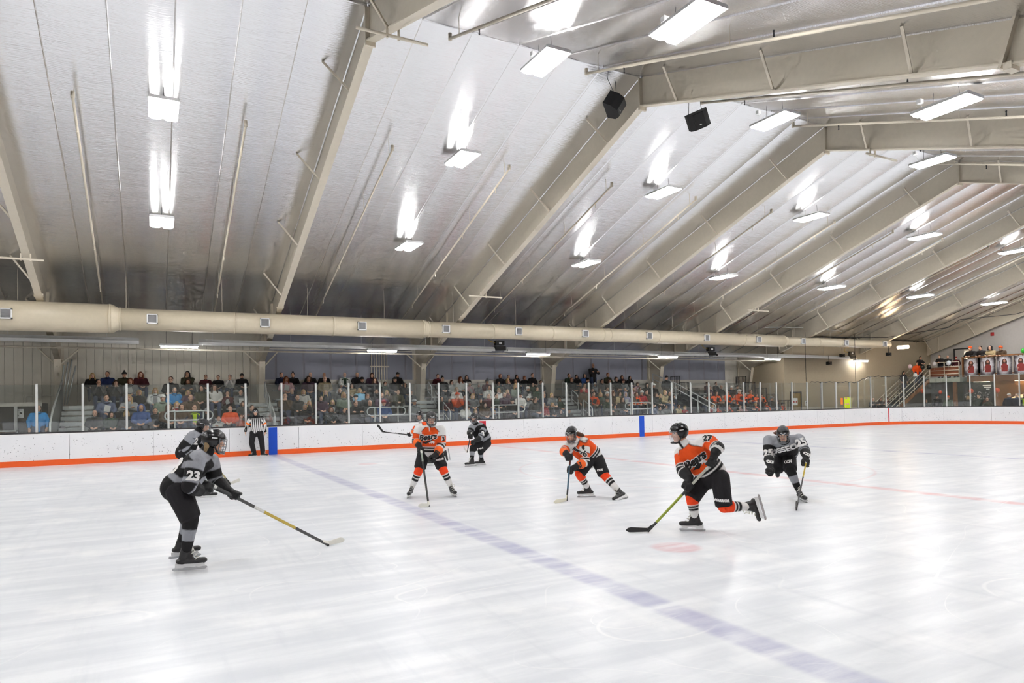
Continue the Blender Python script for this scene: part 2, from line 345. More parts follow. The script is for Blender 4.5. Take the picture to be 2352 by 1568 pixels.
for k in range(-1,8):
    xb=(FX(k)+FX(k+1))/2 if k!=1 else .28
    for y,z,rn in rows:
        bay={-1:'second bay beyond the left edge',0:'first bay beyond the left edge'}.get(k,'%s bay from the left'%ORD[k-1])
        ceiling_light(xb,y,z,'twin-lens hanging light, %s, %s'%(rn,bay))
# ---------------------------------------------------------------- spiral duct
zc=lambda x:4.98+.0042*x
t=thing('air_duct','long round tan air duct with square vents above the far stands','air duct',(0,27.2,4.9))
DS=1.035; segs=[(-8,-1.25*DS,.5),(-.95*DS,9.8*DS,.388),(10.05*DS,31.1*DS,.336),(31.4*DS,40.6*DS,.25)]
for i,(a,c,r) in enumerate(segs):
    b=MB(); b.tube([(a,0,zc(a)-4.9),(c,0,zc(c)-4.9)],r,28); b.build('duct_section',DUCT,t,True)
    if i<3:
        c2=segs[i+1][0]; r2=segs[i+1][2]; b=MB(); b.tube([(c,0,zc(c)-4.9),(c+.08,0,zc(c)-4.9),(c2-.05,0,zc(c2)-4.9),(c2,0,zc(c2)-4.9)],[r,r,r2,r2],28); b.build('reducer',DUCT,t,True)
b=MB(); b.tube([(42.02,0,zc(42)-4.9),(42.12,0,zc(42)-4.9)],[.255,.2],24); b.build('end_cap',DUCT,t,True)
rad=lambda x:next((r for a,c,r in segs if a<=x<=c),.3)
for x in (-1.25,-.95,2.62,6.15,9.8,10.05,12.97,15.96,18.8,19.2,22.1,28.0,31.1,34.0,36.0):
    x*=DS; b=MB(); r=rad(x)+.015; z0=zc(x)-4.9; b.tube([(x-.03,0,z0),(x+.03,0,z0)],r,28); b.build('collar',DUCT,t,True)
for x in (-4.0,0,3.62,7.2,10.73,14.15,17.65,21.4,25.15,28.9,32.5,36.25,39.9):
    x*=DS; r=rad(x+.0); z0=zc(x)-4.9+.0; w=.17
    b=MB(); y=-r-.05
    b.box(x-w-.12,-r*.9,z0-w*.75,x+w,-r*.2,z0+w*.75); b.build('vent_neck',DUCT,t)
    b=MB()
    for q in ((x-w,z0-w,x+w,z0-w+.035),(x-w,z0+w-.035,x+w,z0+w),(x-w,z0-w,x-w+.035,z0+w),(x+w-.035,z0-w,x+w,z0+w)): b.box(q[0],y-.02,q[1],q[2],-r*.88,q[3])
    v=b.build('vent',WHITE,t)
    b=MB(); b.box(x-w+.03,y+.02,z0-w+.03,x+w-.03,y+.03,z0+w-.03)
    for i in range(7): 
        zz=z0-w+.06+i*.037; b.box(x-w+.03,y,zz,x+w-.03,y+.025,zz+.012)
    b.build('grille',plain('grey vent grille',(150,150,152),.5),v)
for x in [-7+3.1*i for i in range(16)]:
    b=MB(); b.tube([(x,0,zc(x)-4.9+rad(x)-.02),(x,0,roofz(27.2)-4.95)],.008,5); b.build('hanger',STEEL,t)
# ---------------------------------------------------------------- radiant tube heaters above the stands, each with burner
YH=29.35
def heater(x0,x1,lab,box):
    z=4.32+.0002*x0; t=thing('radiant_heater',lab,'heater',((x0+x1)/2,YH,z),'radiant tube heaters above the stands'); cx=(x0+x1)/2
    b=MB(); b.prism([(-.2,0),(-.2,.09),(-.09,.21),(.09,.21),(.2,.09),(.2,0),(.19,0),(.19,.085),(.085,.2),(-.085,.2),(-.19,.085),(-.19,0)],lambda a,c,s:(s,a,c),x0-cx,x1-cx); b.build('reflector',plain('white enamel reflector',(236,236,234),.35),t)
    b=MB(); b.tube([(x0-cx+.1,0,.08),(x1-cx-.1,0,.08)],.05,10); b.build('burner_tube',DGREY,t,True)
    for i in range(int((x1-x0)/3)+1):
        x=x0-cx+.5+i*3
        if x<x1-cx: b=MB(); b.tube([(x,0,.2),(x,-.02,roofz(YH)-z-.05)],.008,5); b.build('hanger_wire',ALUP,t)
    if box:
        x=x1-cx+.05; b=MB(); b.box(x,-.16,.05,x+.55,.16,.26); b.build('burner_box',BLACK,t)
        b=MB(); b.box(x+.05,-.12,.3,x+.5,.12,.52); b.box(x+.2,-.13,.35,x+.35,-.12,.45,1); b.build('control_box',[BLACK,WHITE],t)
        b=MB(); b.tube([(x+.05,.02,.42),(x-.2,.05,.5),(x-.35,.05,.62),(x-.2,.05,.75),(x+.1,.0,.8)],.015,6); b.build('gas_hose',plain('yellow gas hose',(196,160,40),.4),t,True)
heater(-8,-.45,'long silver radiant heater above the leftmost stand',False)
heater(1.62,14.6,'long silver radiant heater above the second stand',True)
heater(15.3,28.4,'long silver radiant heater above the fourth stand',True)
heater(29.1,41.0,'long silver radiant heater beside the far end of the duct',True)
for i,(x,l) in enumerate(((.92,'leftmost'),(8.95,'second'),(16.9,'third'),(25.2,'fourth'),(33.45,'fifth'),(41.9,'sixth'))):
    t=thing('strip_light','white led strip light hung under the heaters, %s from the left'%l if i else 'leftmost white led strip light hung under the heaters','strip light',(x,29.0,4.2),'strip lights above the far stands')
    b=MB(); b.box(-.68,-.11,.02,.68,.11,.1); b.build('housing',WHITE,t)
    b=MB(); b.tube([(-.64,0,.0),(.64,0,.0)],.05,10); b.build('lens',LENS2,t,label='glowing white lens')
    for s in (-.45,.45): b=MB(); b.tube([(s,0,.1),(s,0,roofz(29.0)-4.25)],.006,4); b.build('hanger_wire',DGREY,t)
b=MB(); b.tube([(-8,29.72,4.14),(34.7,29.72,4.14)],.035,8)
o=b.build('gas_pipe',STEEL,smooth=True); tag(o,'long thin tan pipe running under the radiant heaters','pipe')
# ---------------------------------------------------------------- people: bodies grown from jointed tapering volumes
import numpy as np
from mathutils.bvhtree import BVHTree
f_=(.46884,.88316)
TS=bpy.data.scenes.new('grow')
V=lambda *a:Vector(a if len(a)>1 else a[0])
def cap(b,p,q,rp,rq,flat=None,n=14):   # tapered capsule, optionally squashed along a direction
    p=V(p);q=V(q); d=q-p; L=d.length; ax=d/L if L>1e-6 else V(0,0,1)
    pts=[];rr=[]
    for i in range(6): a=PI/2*i/5; pts.append(p-ax*rp*math.cos(a)*.999); rr.append(max(rp*math.sin(a),1e-3))
    for i in range(1,4): pts.append(p+d*i/4); rr.append(rp+(rq-rp)*i/4)
    for i in range(6): a=PI/2*i/5; pts.append(q+ax*rq*math.sin(a)*.999); rr.append(max(rq*math.cos(a),1e-3))
    k=len(b.v); b.tube(pts,rr,n)
    if flat:
        f=V(flat[0]).normalized(); s=flat[1]
        for i in range(k,len(b.v)):
            w=V(b.v[i]); c=p+ax*(w-p).dot(ax); e=w-c; e-=f*e.dot(f)*(1-s); b.v[i]=tuple(c+e)
    return b
def blob(b,voxel,smooth=5,fac=.5):
    me=b.mesh('tmp',[]); o=bpy.data.objects.new('tmp',me); TS.collection.objects.link(o)
    m=o.modifiers.new('r','REMESH'); m.mode='VOXEL'; m.voxel_size=voxel
    if smooth: k=o.modifiers.new('s','SMOOTH'); k.factor=fac; k.iterations=smooth
    vl=TS.view_layers[0]; vl.update(); r=bpy.data.meshes.new_from_object(o.evaluated_get(vl.depsgraph))
    bpy.data.objects.remove(o); bpy.data.meshes.remove(me)
    r.polygons.foreach_set('use_smooth',[True]*len(r.polygons)); return r
def paint(me,fn,aa=True):
    n=len(me.vertices); co=np.empty(n*3,'f'); me.vertices.foreach_get('co',co); co=co.reshape(-1,3)
    O=[(0,0,0)]+[(x*.0045,y*.0045,z*.0045) for x in(-1,1) for y in(-1,1) for z in(-1,1)]
    c=sum(np.asarray(fn(co+np.array(o,'f')),'f') for o in (O if aa else O[:1]))/(len(O) if aa else 1); a=me.color_attributes.new('Col','FLOAT_COLOR','POINT'); o=np.ones((n,4),'f'); o[:,:3]=c; a.data.foreach_set('color',o.ravel())
def seg(co,p,q):   # parameter along and distance from a bone
    p=np.array(p);q=np.array(q); d=q-p; L=max(d@d,1e-9); t=(co-p)@d/L; c=np.clip(t,0,1); return t,np.linalg.norm(co-(p+c[:,None]*d),axis=1)
def put(name,me,mat,parent,**k):
    me.name=name
    if not me.materials: me.materials.append(mat)
    o=bpy.data.objects.new(name,me); link(o,parent); 
    if parent is not None:
        p=parent; 
        off=V(0,0,0)
        while p is not None: off+=p.location; p=p.parent
        me.transform(Matrix.Translation(-off))
    return tag(o,**k) if k else o
L_=lambda *c:np.array(srgb(*c))
SKIN=attrcol('painted skin',.55,.001,60,.35); CLOTH=attrcol('dyed cloth',.82,.012,17,.25); LEATHER=attrcol('glove leather',.6,.004,40,.35)
GEAR=plain('glossy black shell',(24,24,26),.22); BOOT=plain('black skate boot',(34,33,34),.42,bump=.002); HOLD=plain('white skate holder',(226,226,226),.35); BLADE=plain('skate steel',(190,192,194),.25,.9); LACE=plain('white laces',(226,224,216),.7)
WIRE=plain('cage wire',(120,122,126),.35,.5); HAIRM=objcol('hair strands',.6,.01,60)
def frame(fwd,up): 
    f=V(fwd).normalized(); u=V(up); u=(u-f*u.dot(f)).normalized(); l=u.cross(f)   # left
    return f,l,u
def head_parts(b,c,f,l,u,s=1):
    c=V(c); M=Matrix((l,f,u)).transposed()
    P=lambda x,y,z:c+(l*x+f*y+u*z)*s
    E=lambda x,y,z,rx,ry,rz,n=16:b.ball(P(x,y,z),(rx*s,ry*s,rz*s),n,10,M)
    E(0,-.005,.03,.076,.096,.094,20); E(0,.022,-.045,.06,.072,.08); E(0,.07,-.098,.026,.022,.02)
    cap(b,P(0,.092,.008),P(0,.108,-.03),.011*s,.017*s); E(0,.076,.03,.052,.018,.012); E(.03,.075,-.03,.024,.02,.022); E(-.03,.075,-.03,.024,.02,.022)
    E(0,.086,-.066,.026,.012,.011)
    for q in (.074,-.074): E(q,-.005,-.008,.012,.022,.03)
    return P
def face_paint(co,col,c,f,l,u,s=1,skin=None,beard=None,hair=None):
    d=co-np.array(c); x=d@np.array(l)/s; y=d@np.array(f)/s; z=d@np.array(u)/s
    fr=y>.03
    def ell(cx,cz,rx,rz): return (((np.abs(x)-cx)/rx)**2+((z-cz)/rz)**2<1)&fr
    if beard is not None: col[((z<-.05)&(y>-.02)&(z>-.15)&~ell(0,-.066,.022,.01))|((np.abs(x)>.045)&(z<-.01)&(z>-.12)&(y>0.0))]=beard
    col[ell(.031,.008,.017,.009)]=L_(235,228,222); col[ell(.031,.008,.008,.008)]=L_(46,34,28)
    col[ell(.032,.029,.021,.005)]=hair if hair is not None else L_(80,58,42)
    col[ell(0,-.066,.023,.008)]=L_(176,96,88)
    return col
SK0=(222,176,150)
# ---- hockey equipment
def helmet(par,c,f,l,u,s=1,cage=True,shield=False,mat=None,visor=False):
    M=Matrix((l,f,u)).transposed(); c=V(c); W=lambda x,y,z:c+(l*x+f*y+u*z)*s
    b=MB(); nu,nv=32,12; rx,ry,rz=.105,.132,.122
    def low(a):   # lower rim height against heading
        k=math.sin(a); return .028 if k>.55 else (.028-.1*min(1,(.55-k)/.35) if k>-.2 else -.072)
    for sh,k in ((1,1.0),(0,.9)):
        vs=[W(0,-.005,.03+rz*k)]
        for i in range(1,nv+1):
            for j in range(nu):
                a=2*PI*j/nu; zl=low(a)-.03; th1=math.acos(max(-1,min(1,zl/rz))); th=th1*i/nv
                g=1+(.035 if sh and (abs(math.cos(a))<.22 or .52<abs(math.cos(a))<.66) and .2<th<1.3 else 0)
                vs.append(W(rx*k*g*math.sin(th)*math.cos(a),-.005+ry*k*g*math.sin(th)*math.sin(a),.03+rz*k*g*math.cos(th)))
        fs=[(0,1+j,1+(j+1)%nu) for j in range(nu)]+[(1+i*nu+j,1+(i+1)*nu+j,1+(i+1)*nu+(j+1)%nu,1+i*nu+(j+1)%nu) for i in range(nv-1) for j in range(nu)]
        if not sh: fs=[tuple(reversed(q)) for q in fs]
        b.add(vs,fs)
    o_=1+(nv-1)*nu; t_=1+nv*nu+o_
    b.f+=[(o_+j,t_+j,t_+(j+1)%nu,o_+(j+1)%nu) for j in range(nu)]; b.m+=[0]*nu
    H=put('helmet',b.mesh('helmet',mat or GEAR,True),GEAR,par)
    b=MB()
    for q in (-.03,.03): b.obox(Matrix.Translation(W(q,.128,.062))@M.to_4x4(),.035*s,.006*s,.012*s)
    b.obox(Matrix.Translation(W(0,.134,.04))@M.to_4x4(),.05*s,.006*s,.014*s); 
    for sg in (-1,1): b.obox(Matrix.Translation(W(sg*.107,-.01,.05))@M.to_4x4(),.006*s,.06*s,.012*s)
    put('helmet_logo',b.mesh('x',WHITE),WHITE,H)
    b=MB()
    for sg in (-1,1):
        for dx in (.05,.075):
            for yy in (-.07,-.0): b.obox(Matrix.Translation(W(sg*dx,yy,.03+.122*math.sqrt(max(0,1-(dx/.105)**2-(yy/.132)**2))+.002))@M.to_4x4(),.008*s,.04*s,.006*s)
    put('vent',b.mesh('x',DGREY),DGREY,H)
    b=MB(); b.tube([W(.092,.0,-.05),W(.08,.03,-.1),W(.03,.075,-.135),W(-.03,.075,-.135),W(-.08,.03,-.1),W(-.092,.0,-.05)],.009*s,6); put('chin_strap',b.mesh('x',BLACK,True),BLACK,H)
    if cage:
        b=MB(); S=lambda a,z:W(.112*math.sin(a)*(1-.22*max(0,-z-.02)/.1),.02+.125*math.cos(a)*(1-.1*max(0,-z-.03)/.1),z)
        A=1.35; zs=[.04,.012,-.02,-.052,-.084,-.115]
        for z in zs: b.tube([S(-A+2*A*i/12,z) for i in range(13)],.0024*s,5)
        for a in (-.9,-.5,-.17,.17,.5,.9): b.tube([S(a,z) for z in zs],.0024*s,5)
        b.tube([S(-A,.05)]+[S(-A,z) for z in zs]+[S(-.8,-.13),S(0,-.14),S(.8,-.13)]+[S(A,z) for z in reversed(zs)]+[S(A,.05)],.0055*s,6)
        b.ball(W(0,.105,-.118),(.05*s,.03*s,.024*s),10,6,M)
        put('face_cage',b.mesh('x',WIRE,True),WIRE,H)
    if shield or visor:
        b=MB(); zb=-.12 if shield else -.02; n,m=14,8; vs=[]
        for i in range(m+1):
            z=.05+(zb-.05)*i/m
            for j in range(n+1):
                a=-1.3+2.6*j/n; k=1-.18*max(0,-z-.03)/.1; vs.append(W(.118*math.sin(a)*k,.02+.13*math.cos(a)*k,z))
        b.add(vs,[(i*(n+1)+j,i*(n+1)+j+1,(i+1)*(n+1)+j+1,(i+1)*(n+1)+j) for i in range(m) for j in range(n)])
        put('face_shield',b.mesh('x',SHIELD,True),SHIELD,H)
        if shield: b=MB(); b.tube([vs[(m)*(n+1)+j] for j in range(n+1)],.012*s,6); put('shield_chin',b.mesh('x',GEAR,True),GEAR,H)
    return H
def m_shield():
    t=NT('clear visor'); tr=t.n('BsdfTransparent',{'Color':(.93,.94,.95)}); gl=t.n('BsdfGlossy',{'Color':(1,1,1),'Roughness':.05}); ms=t.n('MixShader',{0:.14})
    t.t.links.new(tr.outputs[0],ms.inputs[1]); t.t.links.new(gl.outputs[0],ms.inputs[2]); t.t.links.new(ms.outputs[0],t.out.inputs[0]); return t.mat
SHIELD=m_shield()
def skate(par,ank,fwd,up,s=1,lace=True,boot=None,knee=None):
    f,l,u=frame(fwd,up); a=V(ank); kd=(V(knee)-a).normalized() if knee is not None else u; W=lambda x,y,z:a+(l*x+f*y+u*z)*s
    b=MB(); cap(b,W(0,-.06,-.06),W(0,.12,-.07),.045*s,.042*s,(u,.75)); cap(b,W(0,-.035,-.06),W(0,-.012,.0)+kd*.075,.047*s,.05*s,(l,.85)); cap(b,W(0,.13,-.066),W(0,.185,-.066),.043*s,.041*s,(u,.82)); cap(b,W(0,.05,-.03),W(0,.01,.0)+kd*.075,.036*s,.032*s)
    B=put('skate',blob(b,.009,2),boot or BOOT,par)
    b=MB(); cap(b,W(0,.06,.0),W(0,.04,.0)+kd*.135,.02*s,.024*s,(f,.4)); put('tongue',blob(b,.008,1),plain('grey felt tongue',(120,118,114),.8),B)
    b=MB(); b.prism([(-.11,-.085),(.18,-.09),(.2,-.125),(.13,-.135),(.09,-.118),(.0,-.118),(-.03,-.135),(-.11,-.135)],lambda p,q,t:W(t,p,q),-.028,.028); put('blade_holder',b.mesh('x',HOLD),HOLD,B)
    b=MB(); b.prism([(-.135,-.135),(.215,-.135),(.225,-.15),(.2,-.165),(-.12,-.165),(-.14,-.155)],lambda p,q,t:W(t,p,q),-.004,.004); put('blade',b.mesh('x',BLADE),BLADE,B)
    if lace:
        b=MB()
        for i in range(5):
            y=.115-.02*i; z=-.035+.033*i; b.tube([W(-.032,y-.02,z-.012),W(0,y+.022,z+.01),W(.032,y-.02,z+.008)],.005*s,5)
        b.tube([W(.0,.075,.1),W(.05,.07,.07),W(.035,.09,.03)],.005*s,5); b.tube([W(.0,.075,.1),W(-.05,.07,.06)],.005*s,5)
        put('laces',b.mesh('x',LACE,True),LACE,B)
    return B
def hand_parts(b,g,ax,arm,s=1,th=.017,thumbside=1):
    # hand closed about an axis at point g; arm = direction from wrist to grip
    ax=V(ax).normalized(); o=V(arm); o=(o-ax*o.dot(ax)).normalized(); n=ax.cross(o); g=V(g)
    Pp=lambda x,y,z:g+(ax*x+o*y+n*z)*s
    for i in range(4):
        x=-.036+.025*i; r=(.030,.033,.034,.031)[i]; prev=None
        for k,a in enumerate((2.6,1.5,.4,-.8,-1.7)):
            p=Pp(x,r*math.cos(a)*1.0,r*math.sin(a)*1.0)
            if prev is not None: cap(b,prev,p,th*s,(th-.001*k)*s,n=8)
            prev=p
    cap(b,Pp(-.03,-.045,.02),Pp(.04,-.045,.02),.03*s,.03*s,n=10); cap(b,Pp(0,-.05,.02),Pp(0,-.01,.035),.038*s,.032*s,n=10)
    cap(b,Pp(.045,-.045,.0),Pp(.06,-.012,-.03),.019*s,.017*s,n=8); cap(b,Pp(.06,-.012,-.03),Pp(.05,.02,-.034),.017*s,.015*s,n=8)
    return Pp
def glove(par,wr,g,ax,el,base,cuff,s=1,txt=None):
    wr=V(wr);g=V(g); arm=g-wr
    if arm.length<.02: arm=g-V(el)
    b=MB(); hand_parts(b,g,ax,arm,s,.0195)
    d=(wr-V(el)).normalized(); h=g-arm.normalized()*.05
    cap(b,h,wr-d*.01,.044*s,.052*s); cap(b,wr-d*.01,wr-d*.1,.058*s,.078*s)
    me=blob(b,.0065,1)
    def fn(co):
        c=np.tile(base,(len(co),1)); t,_=seg(co,g,wr-d*.1); c[t>.62]=cuff; c[(t>.56)&(t<.62)]=base*.5; return c
    paint(me,fn); G=put('glove',me,LEATHER,par)
    if txt:
        bv=BVHTree.FromPolygons([v.co+par.location for v in me.vertices],[tuple(p.vertices) for p in me.polygons]); n=V(f_[0]*-1,f_[1]*-1,0).normalized(); c_=wr-d*.055
        text_on(G,bv,txt[0],c_-n*.0+n*.06,n,-d,.06,WHT if txt[1] else BLKL,0,.006,.003)
    return G
def stick(lab,butt,heel,toe,secs,tape,bt=(220,220,214),z0=None):
    butt=V(butt);heel=V(heel);toe=V(toe); t=thing('hockey_stick',lab,'hockey stick',heel)
    d=heel-butt; L=d.length
    b=MB(); mats=[]
    for i,(a,c,rgb) in enumerate(secs):
        mats.append(plain('stick %d %d %d'%rgb,rgb,.35)); b.bar(butt+d*a,butt+d*c,.021,.03,i,up=(toe-heel).normalized())
    put('shaft',b.mesh('x',mats),mats[0],t)
    b=MB(); b.bar(butt-d*.004,butt+d*.075,.026,.034,up=(toe-heel).normalized()); put('butt_tape',b.mesh('x',plain('tape %d %d %d'%bt,bt,.8)),None,t)
    e=(toe-heel); el=e.length; e.normalize(); sd=e.cross(V(0,0,1)).normalized(); w=V(0,0,1)
    if abs(e.z)>.5: w=(-d.normalized()); w=(w-e*w.dot(e)).normalized(); sd=e.cross(w).normalized()
    b=MB(); n=9; vs=[]
    for i in range(n+1):
        x=i/n; ht=.052+.022*x if x<.8 else .0697-.05*((x-.8)/.2)**2; cv=.03*x*x; p=heel+e*el*x
        for q,hh in ((-.006,.0),(.006,.0),(.006,ht),(-.006,ht)): vs.append(p+sd*(q+cv)+w*(hh+(0 if x<.85 else .02*((x-.85)/.15)**2)))
    fs=[(4*i+j,4*i+(j+1)%4,4*i+4+(j+1)%4,4*i+4+j) for i in range(n) for j in range(4)]+[(3,2,1,0),(4*n,4*n+1,4*n+2,4*n+3)]
    b.add(vs,fs); b.bar(heel+w*.03-d.normalized()*-.0,heel-d.normalized()*.1+w*.01,.02,.034,up=e)
    put('blade',b.mesh('x',plain('tape %d %d %d'%tape,tape,.75)),None,t); return t
def text_on(par,bvh,txt,anchor,nrm,up,size,mat,shear=0,off=0,lift=.004,name='lettering',bold=0,sx=1):
    cu=bpy.data.curves.new('t','FONT'); cu.body=txt; cu.size=size; cu.align_x='CENTER'; cu.align_y='CENTER'; cu.shear=shear; cu.offset=off; cu.resolution_u=3
    o=bpy.data.objects.new('t',cu); TS.collection.objects.link(o); vl=TS.view_layers[0]; vl.update()
    me=bpy.data.meshes.new_from_object(o.evaluated_get(vl.depsgraph)); bpy.data.objects.remove(o); bpy.data.curves.remove(cu)
    bm=bmesh.new(); bm.from_mesh(me); bmesh.ops.triangulate(bm,faces=bm.faces); bmesh.ops.subdivide_edges(bm,edges=bm.edges,cuts=1,use_grid_fill=False); bm.to_mesh(me); bm.free()
    flat_on(me,bvh,anchor,nrm,up,lift,sx); me.materials.clear(); me.materials.append(mat)
    return put(name,me,mat,par)
def flat_on(me,bvh,anchor,nrm,up,lift,sx=1):
    n=V(nrm).normalized(); u=V(up); u=(u-n*u.dot(n)).normalized(); r=u.cross(n); a=V(anchor)
    h0=bvh.ray_cast(a+n*.35,-n,.6); d0=((h0[0] if h0[0] else a)-a).dot(n)
    for v in me.vertices:
        p=a+r*v.co.x*sx+u*v.co.y; h=bvh.ray_cast(p+n*(d0+.14),-n,.3); e=(h[0]-a).dot(n)-d0 if h[0] else -.05
        v.co=p+n*(d0+max(-.05,min(.12,e))+lift)
def shape_on(par,bvh,poly,anchor,nrm,up,mat,lift=.004,name='emblem',sc_=1):
    me=bpy.data.meshes.new('x'); bm=bmesh.new(); f=bm.faces.new([bm.verts.new((x*sc_,y*sc_,0)) for x,y in poly]); bmesh.ops.triangulate(bm,faces=bm.faces); bmesh.ops.subdivide_edges(bm,edges=bm.edges,cuts=2); bm.to_mesh(me); bm.free()
    flat_on(me,bvh,anchor,nrm,up,lift); me.materials.append(mat); return put(name,me,mat,par)
WHT=plain('white lettering',(232,230,228),.7); BLKL=plain('black lettering',(26,24,24),.7)
BEAR=[(-.5,.02),(-.42,.16),(-.2,.2),(.05,.27),(.22,.24),(.34,.17),(.5,.1),(.48,.03),(.36,.0),(.3,-.16),(.2,-.2),(.17,-.05),(.05,-.02),(0,-.18),(-.1,-.2),(-.1,-.04),(-.22,-.02),(-.3,-.2),(-.4,-.2),(-.36,-.02)]
ORG=L_(233,84,30); ORS=L_(247,74,34); WH=L_(228,226,224); BK=L_(30,29,30); GR=L_(150,152,158); BKP=L_(36,35,37)
def player(d):
    J={k:V(v) for k,v in d['J'].items()}; dark=d['team']=='d'; root=V(d['root']); s=d.get('s',1)
    t=thing('person',d['label'],'person',root,'players and official on the ice')
    J.setdefault('pel',(J['hR']+J['hL'])/2)
    up=(J['neck']-J['pel']).normalized(); left=(J['sL']-J['sR']); left=(left-up*left.dot(up)).normalized(); fwd=left.cross(up); ref=d['team']=='r'
    f,l,u=frame(d['face'],d.get('hup',(0,0,1))); hc=J['head']
    # one continuous body
    b=MB(); head_parts(b,hc,f,l,u,s); cap(b,hc-u*.06-f*.02,J['neck']-up*.03,.055,.06)
    ch=J['neck']-up*.2
    cap(b,J['neck']-up*.13,J['pel'],.145,.14,(fwd,.7)); cap(b,J['sR'],J['sL'],.06,.06)
    for sd in 'RL':
        cap(b,J['s'+sd],J['e'+sd],.05,.042); cap(b,J['e'+sd],J['w'+sd],.042,.03); cap(b,J['h'+sd],J['k'+sd],.085,.06); cap(b,J['k'+sd],J['a'+sd],.058,.034); cap(b,J['a'+sd],J['a'+sd]-V(d['up'+sd]).normalized()*.062+V(d['toe'+sd]).normalized()*.02,.034,.03); cap(b,J['a'+sd]-V(d['up'+sd]).normalized()*.066,J['a'+sd]+V(d['toe'+sd]).normalized()*.13-V(d['up'+sd]).normalized()*.072,.03,.024)
        if ref:
            g=J['g'+sd]; w=J['w'+sd]; ar=(g-w).normalized(); sdv=left*(1 if sd=='L' else -1)
            cap(b,w,w+ar*.07,.026,.036,(sdv,.6))
            for i in range(4):
                o=fwd*(.03-.02*i); p0=w+ar*.09+o; p1=p0+ar*(.035,.042,.04,.032)[i]-sdv*.006; p2=p1+ar*.03-sdv*.02; cap(b,p0-ar*.02,p1,.0095,.009,n=8); cap(b,p1,p2,.009,.008,n=8)
            q=w+ar*.05+fwd*.035; cap(b,q,q+ar*.035+fwd*.02-sdv*.005,.012,.011,n=8); cap(b,q+ar*.035+fwd*.02-sdv*.005,q+ar*.07+fwd*.018-sdv*.01,.011,.009,n=8)
        else: hand_parts(b,J['g'+sd],V(d.get('ax'+sd,(0,0,1))),J['g'+sd]-J['w'+sd],.8,.012); cap(b,J['w'+sd],J['g'+sd]-(J['g'+sd]-J['w'+sd]).normalized()*.03,.03,.032)
    me=blob(b,.008,2); sk=L_(*d.get('skin',SK0))
    bd=L_(*d['beard']) if 'beard' in d else None
    
    def bc(co):
        c=np.tile(sk,(len(co),1)); far=np.linalg.norm(co-np.array(hc),axis=1)>.19
        if ref:
            for sd in 'RL': far&=np.linalg.norm(co-np.array(J['g'+sd]),axis=1)>.17
        c[far]=L_(40,40,42); return face_paint(co,c,hc,f,l,u,s,beard=bd)
    paint(me,bc,False); body=put('body',me,SKIN,t)
    # jersey
    b=MB(); pad=0 if ref else .018
    cap(b,J['neck']-up*.14+left*.06,J['pel']+up*.06+left*.05,.15+pad,.155+pad,(fwd,.78)); cap(b,J['neck']-up*.14-left*.06,J['pel']+up*.06-left*.05,.15+pad,.155+pad,(fwd,.78)); cap(b,J['pel']+up*.12+left*.05,J['pel']-up*.0-left*.05,.16+pad,.16+pad,(fwd,.85))
    cap(b,J['sR']*.85+J['neck']*.15-up*.02,J['sL']*.85+J['neck']*.15-up*.02,.085+pad,.085+pad); cap(b,J['neck']-up*.06,J['neck']+(hc-J['neck'])*.28,.1,.078)
    for sd in 'RL':
        e=J['e'+sd];w=J['w'+sd]; we=e+(w-e).normalized()*max(.02,(w-e).length-.085) if not ref else w+(e-w)*.05; cap(b,J['s'+sd],e,.088+pad,.07+pad); cap(b,e,we,.07+pad*.8,.052 if ref else .064)
    me=blob(b,.0068,5)
    nk=np.array(J['neck']); pe=np.array(J['pel']); upa=np.array(up); la=np.array(left); fa=np.array(fwd)
    def jc(co):
        n=len(co); c=np.tile(BK if dark else ORG,(n,1)); rel_=co-nk; dn=-(rel_@upa); x=rel_@la; y=rel_@fa
        D=[]
        T,Dt=seg(co,nk-upa*.1,pe); D.append(Dt-.14)
        arm={}
        for sd in 'RL':
            ta,da=seg(co,J['s'+sd],J['e'+sd]); tb,db=seg(co,J['e'+sd],J['w'+sd]); arm[sd]=(ta,da,tb,db); 
        Lt=np.linalg.norm(pe-nk); hem=dn/Lt
        onarm=np.zeros(n,bool); tt=np.zeros(n)
        for sd in 'RL':
            ta,da,tb,db=arm[sd]; m=(np.minimum(da-.09,db-.08)<Dt-.165)&(ta>.12); onarm|=m
            la_=np.linalg.norm(np.array(J['e'+sd])-np.array(J['s'+sd])); lb=np.linalg.norm(np.array(J['w'+sd])-np.array(J['e'+sd]))
            v=np.where(db<da,la_+np.clip(tb,0,2)*lb,np.clip(ta,-1,1)*la_)/(la_+lb); tt=np.where(m,v,tt)
        tor=~onarm
        if ref:
            c[:]=WH; st=np.floor((x+10)/.034)%2==0; c[tor&st]=BK
            for sd in 'RL':
                ta,da,tb,db=arm[sd]; sgn=1 if sd=='L' else -1; m=onarm&(x*sgn>0)
                ph=np.arctan2(y-0.0,(x-float((V(J['s'+sd])-J['neck']).dot(left)))*sgn); c[m]=WH; c[m&(np.floor((y*1.0+10)/.03+ (x*sgn)*9)%2==0)]=BK
            c[onarm&(tt>.36)&(tt<.5)]=L_(250,122,28); c[onarm&(tt>.95)]=BK; c[(dn<.04)]=BK; return c
        ax_=np.abs(x); ky=np.where(ax_<.09,-.03,-.03+(ax_-.09)*1.0) if not dark else .0+ax_*.35
        yoke=(tor&(dn<ky))|(onarm&(tt<(d.get('ya',.12) if not dark else .24)))
        col_=(np.hypot(x,y)<.1)&(dn<-.02)
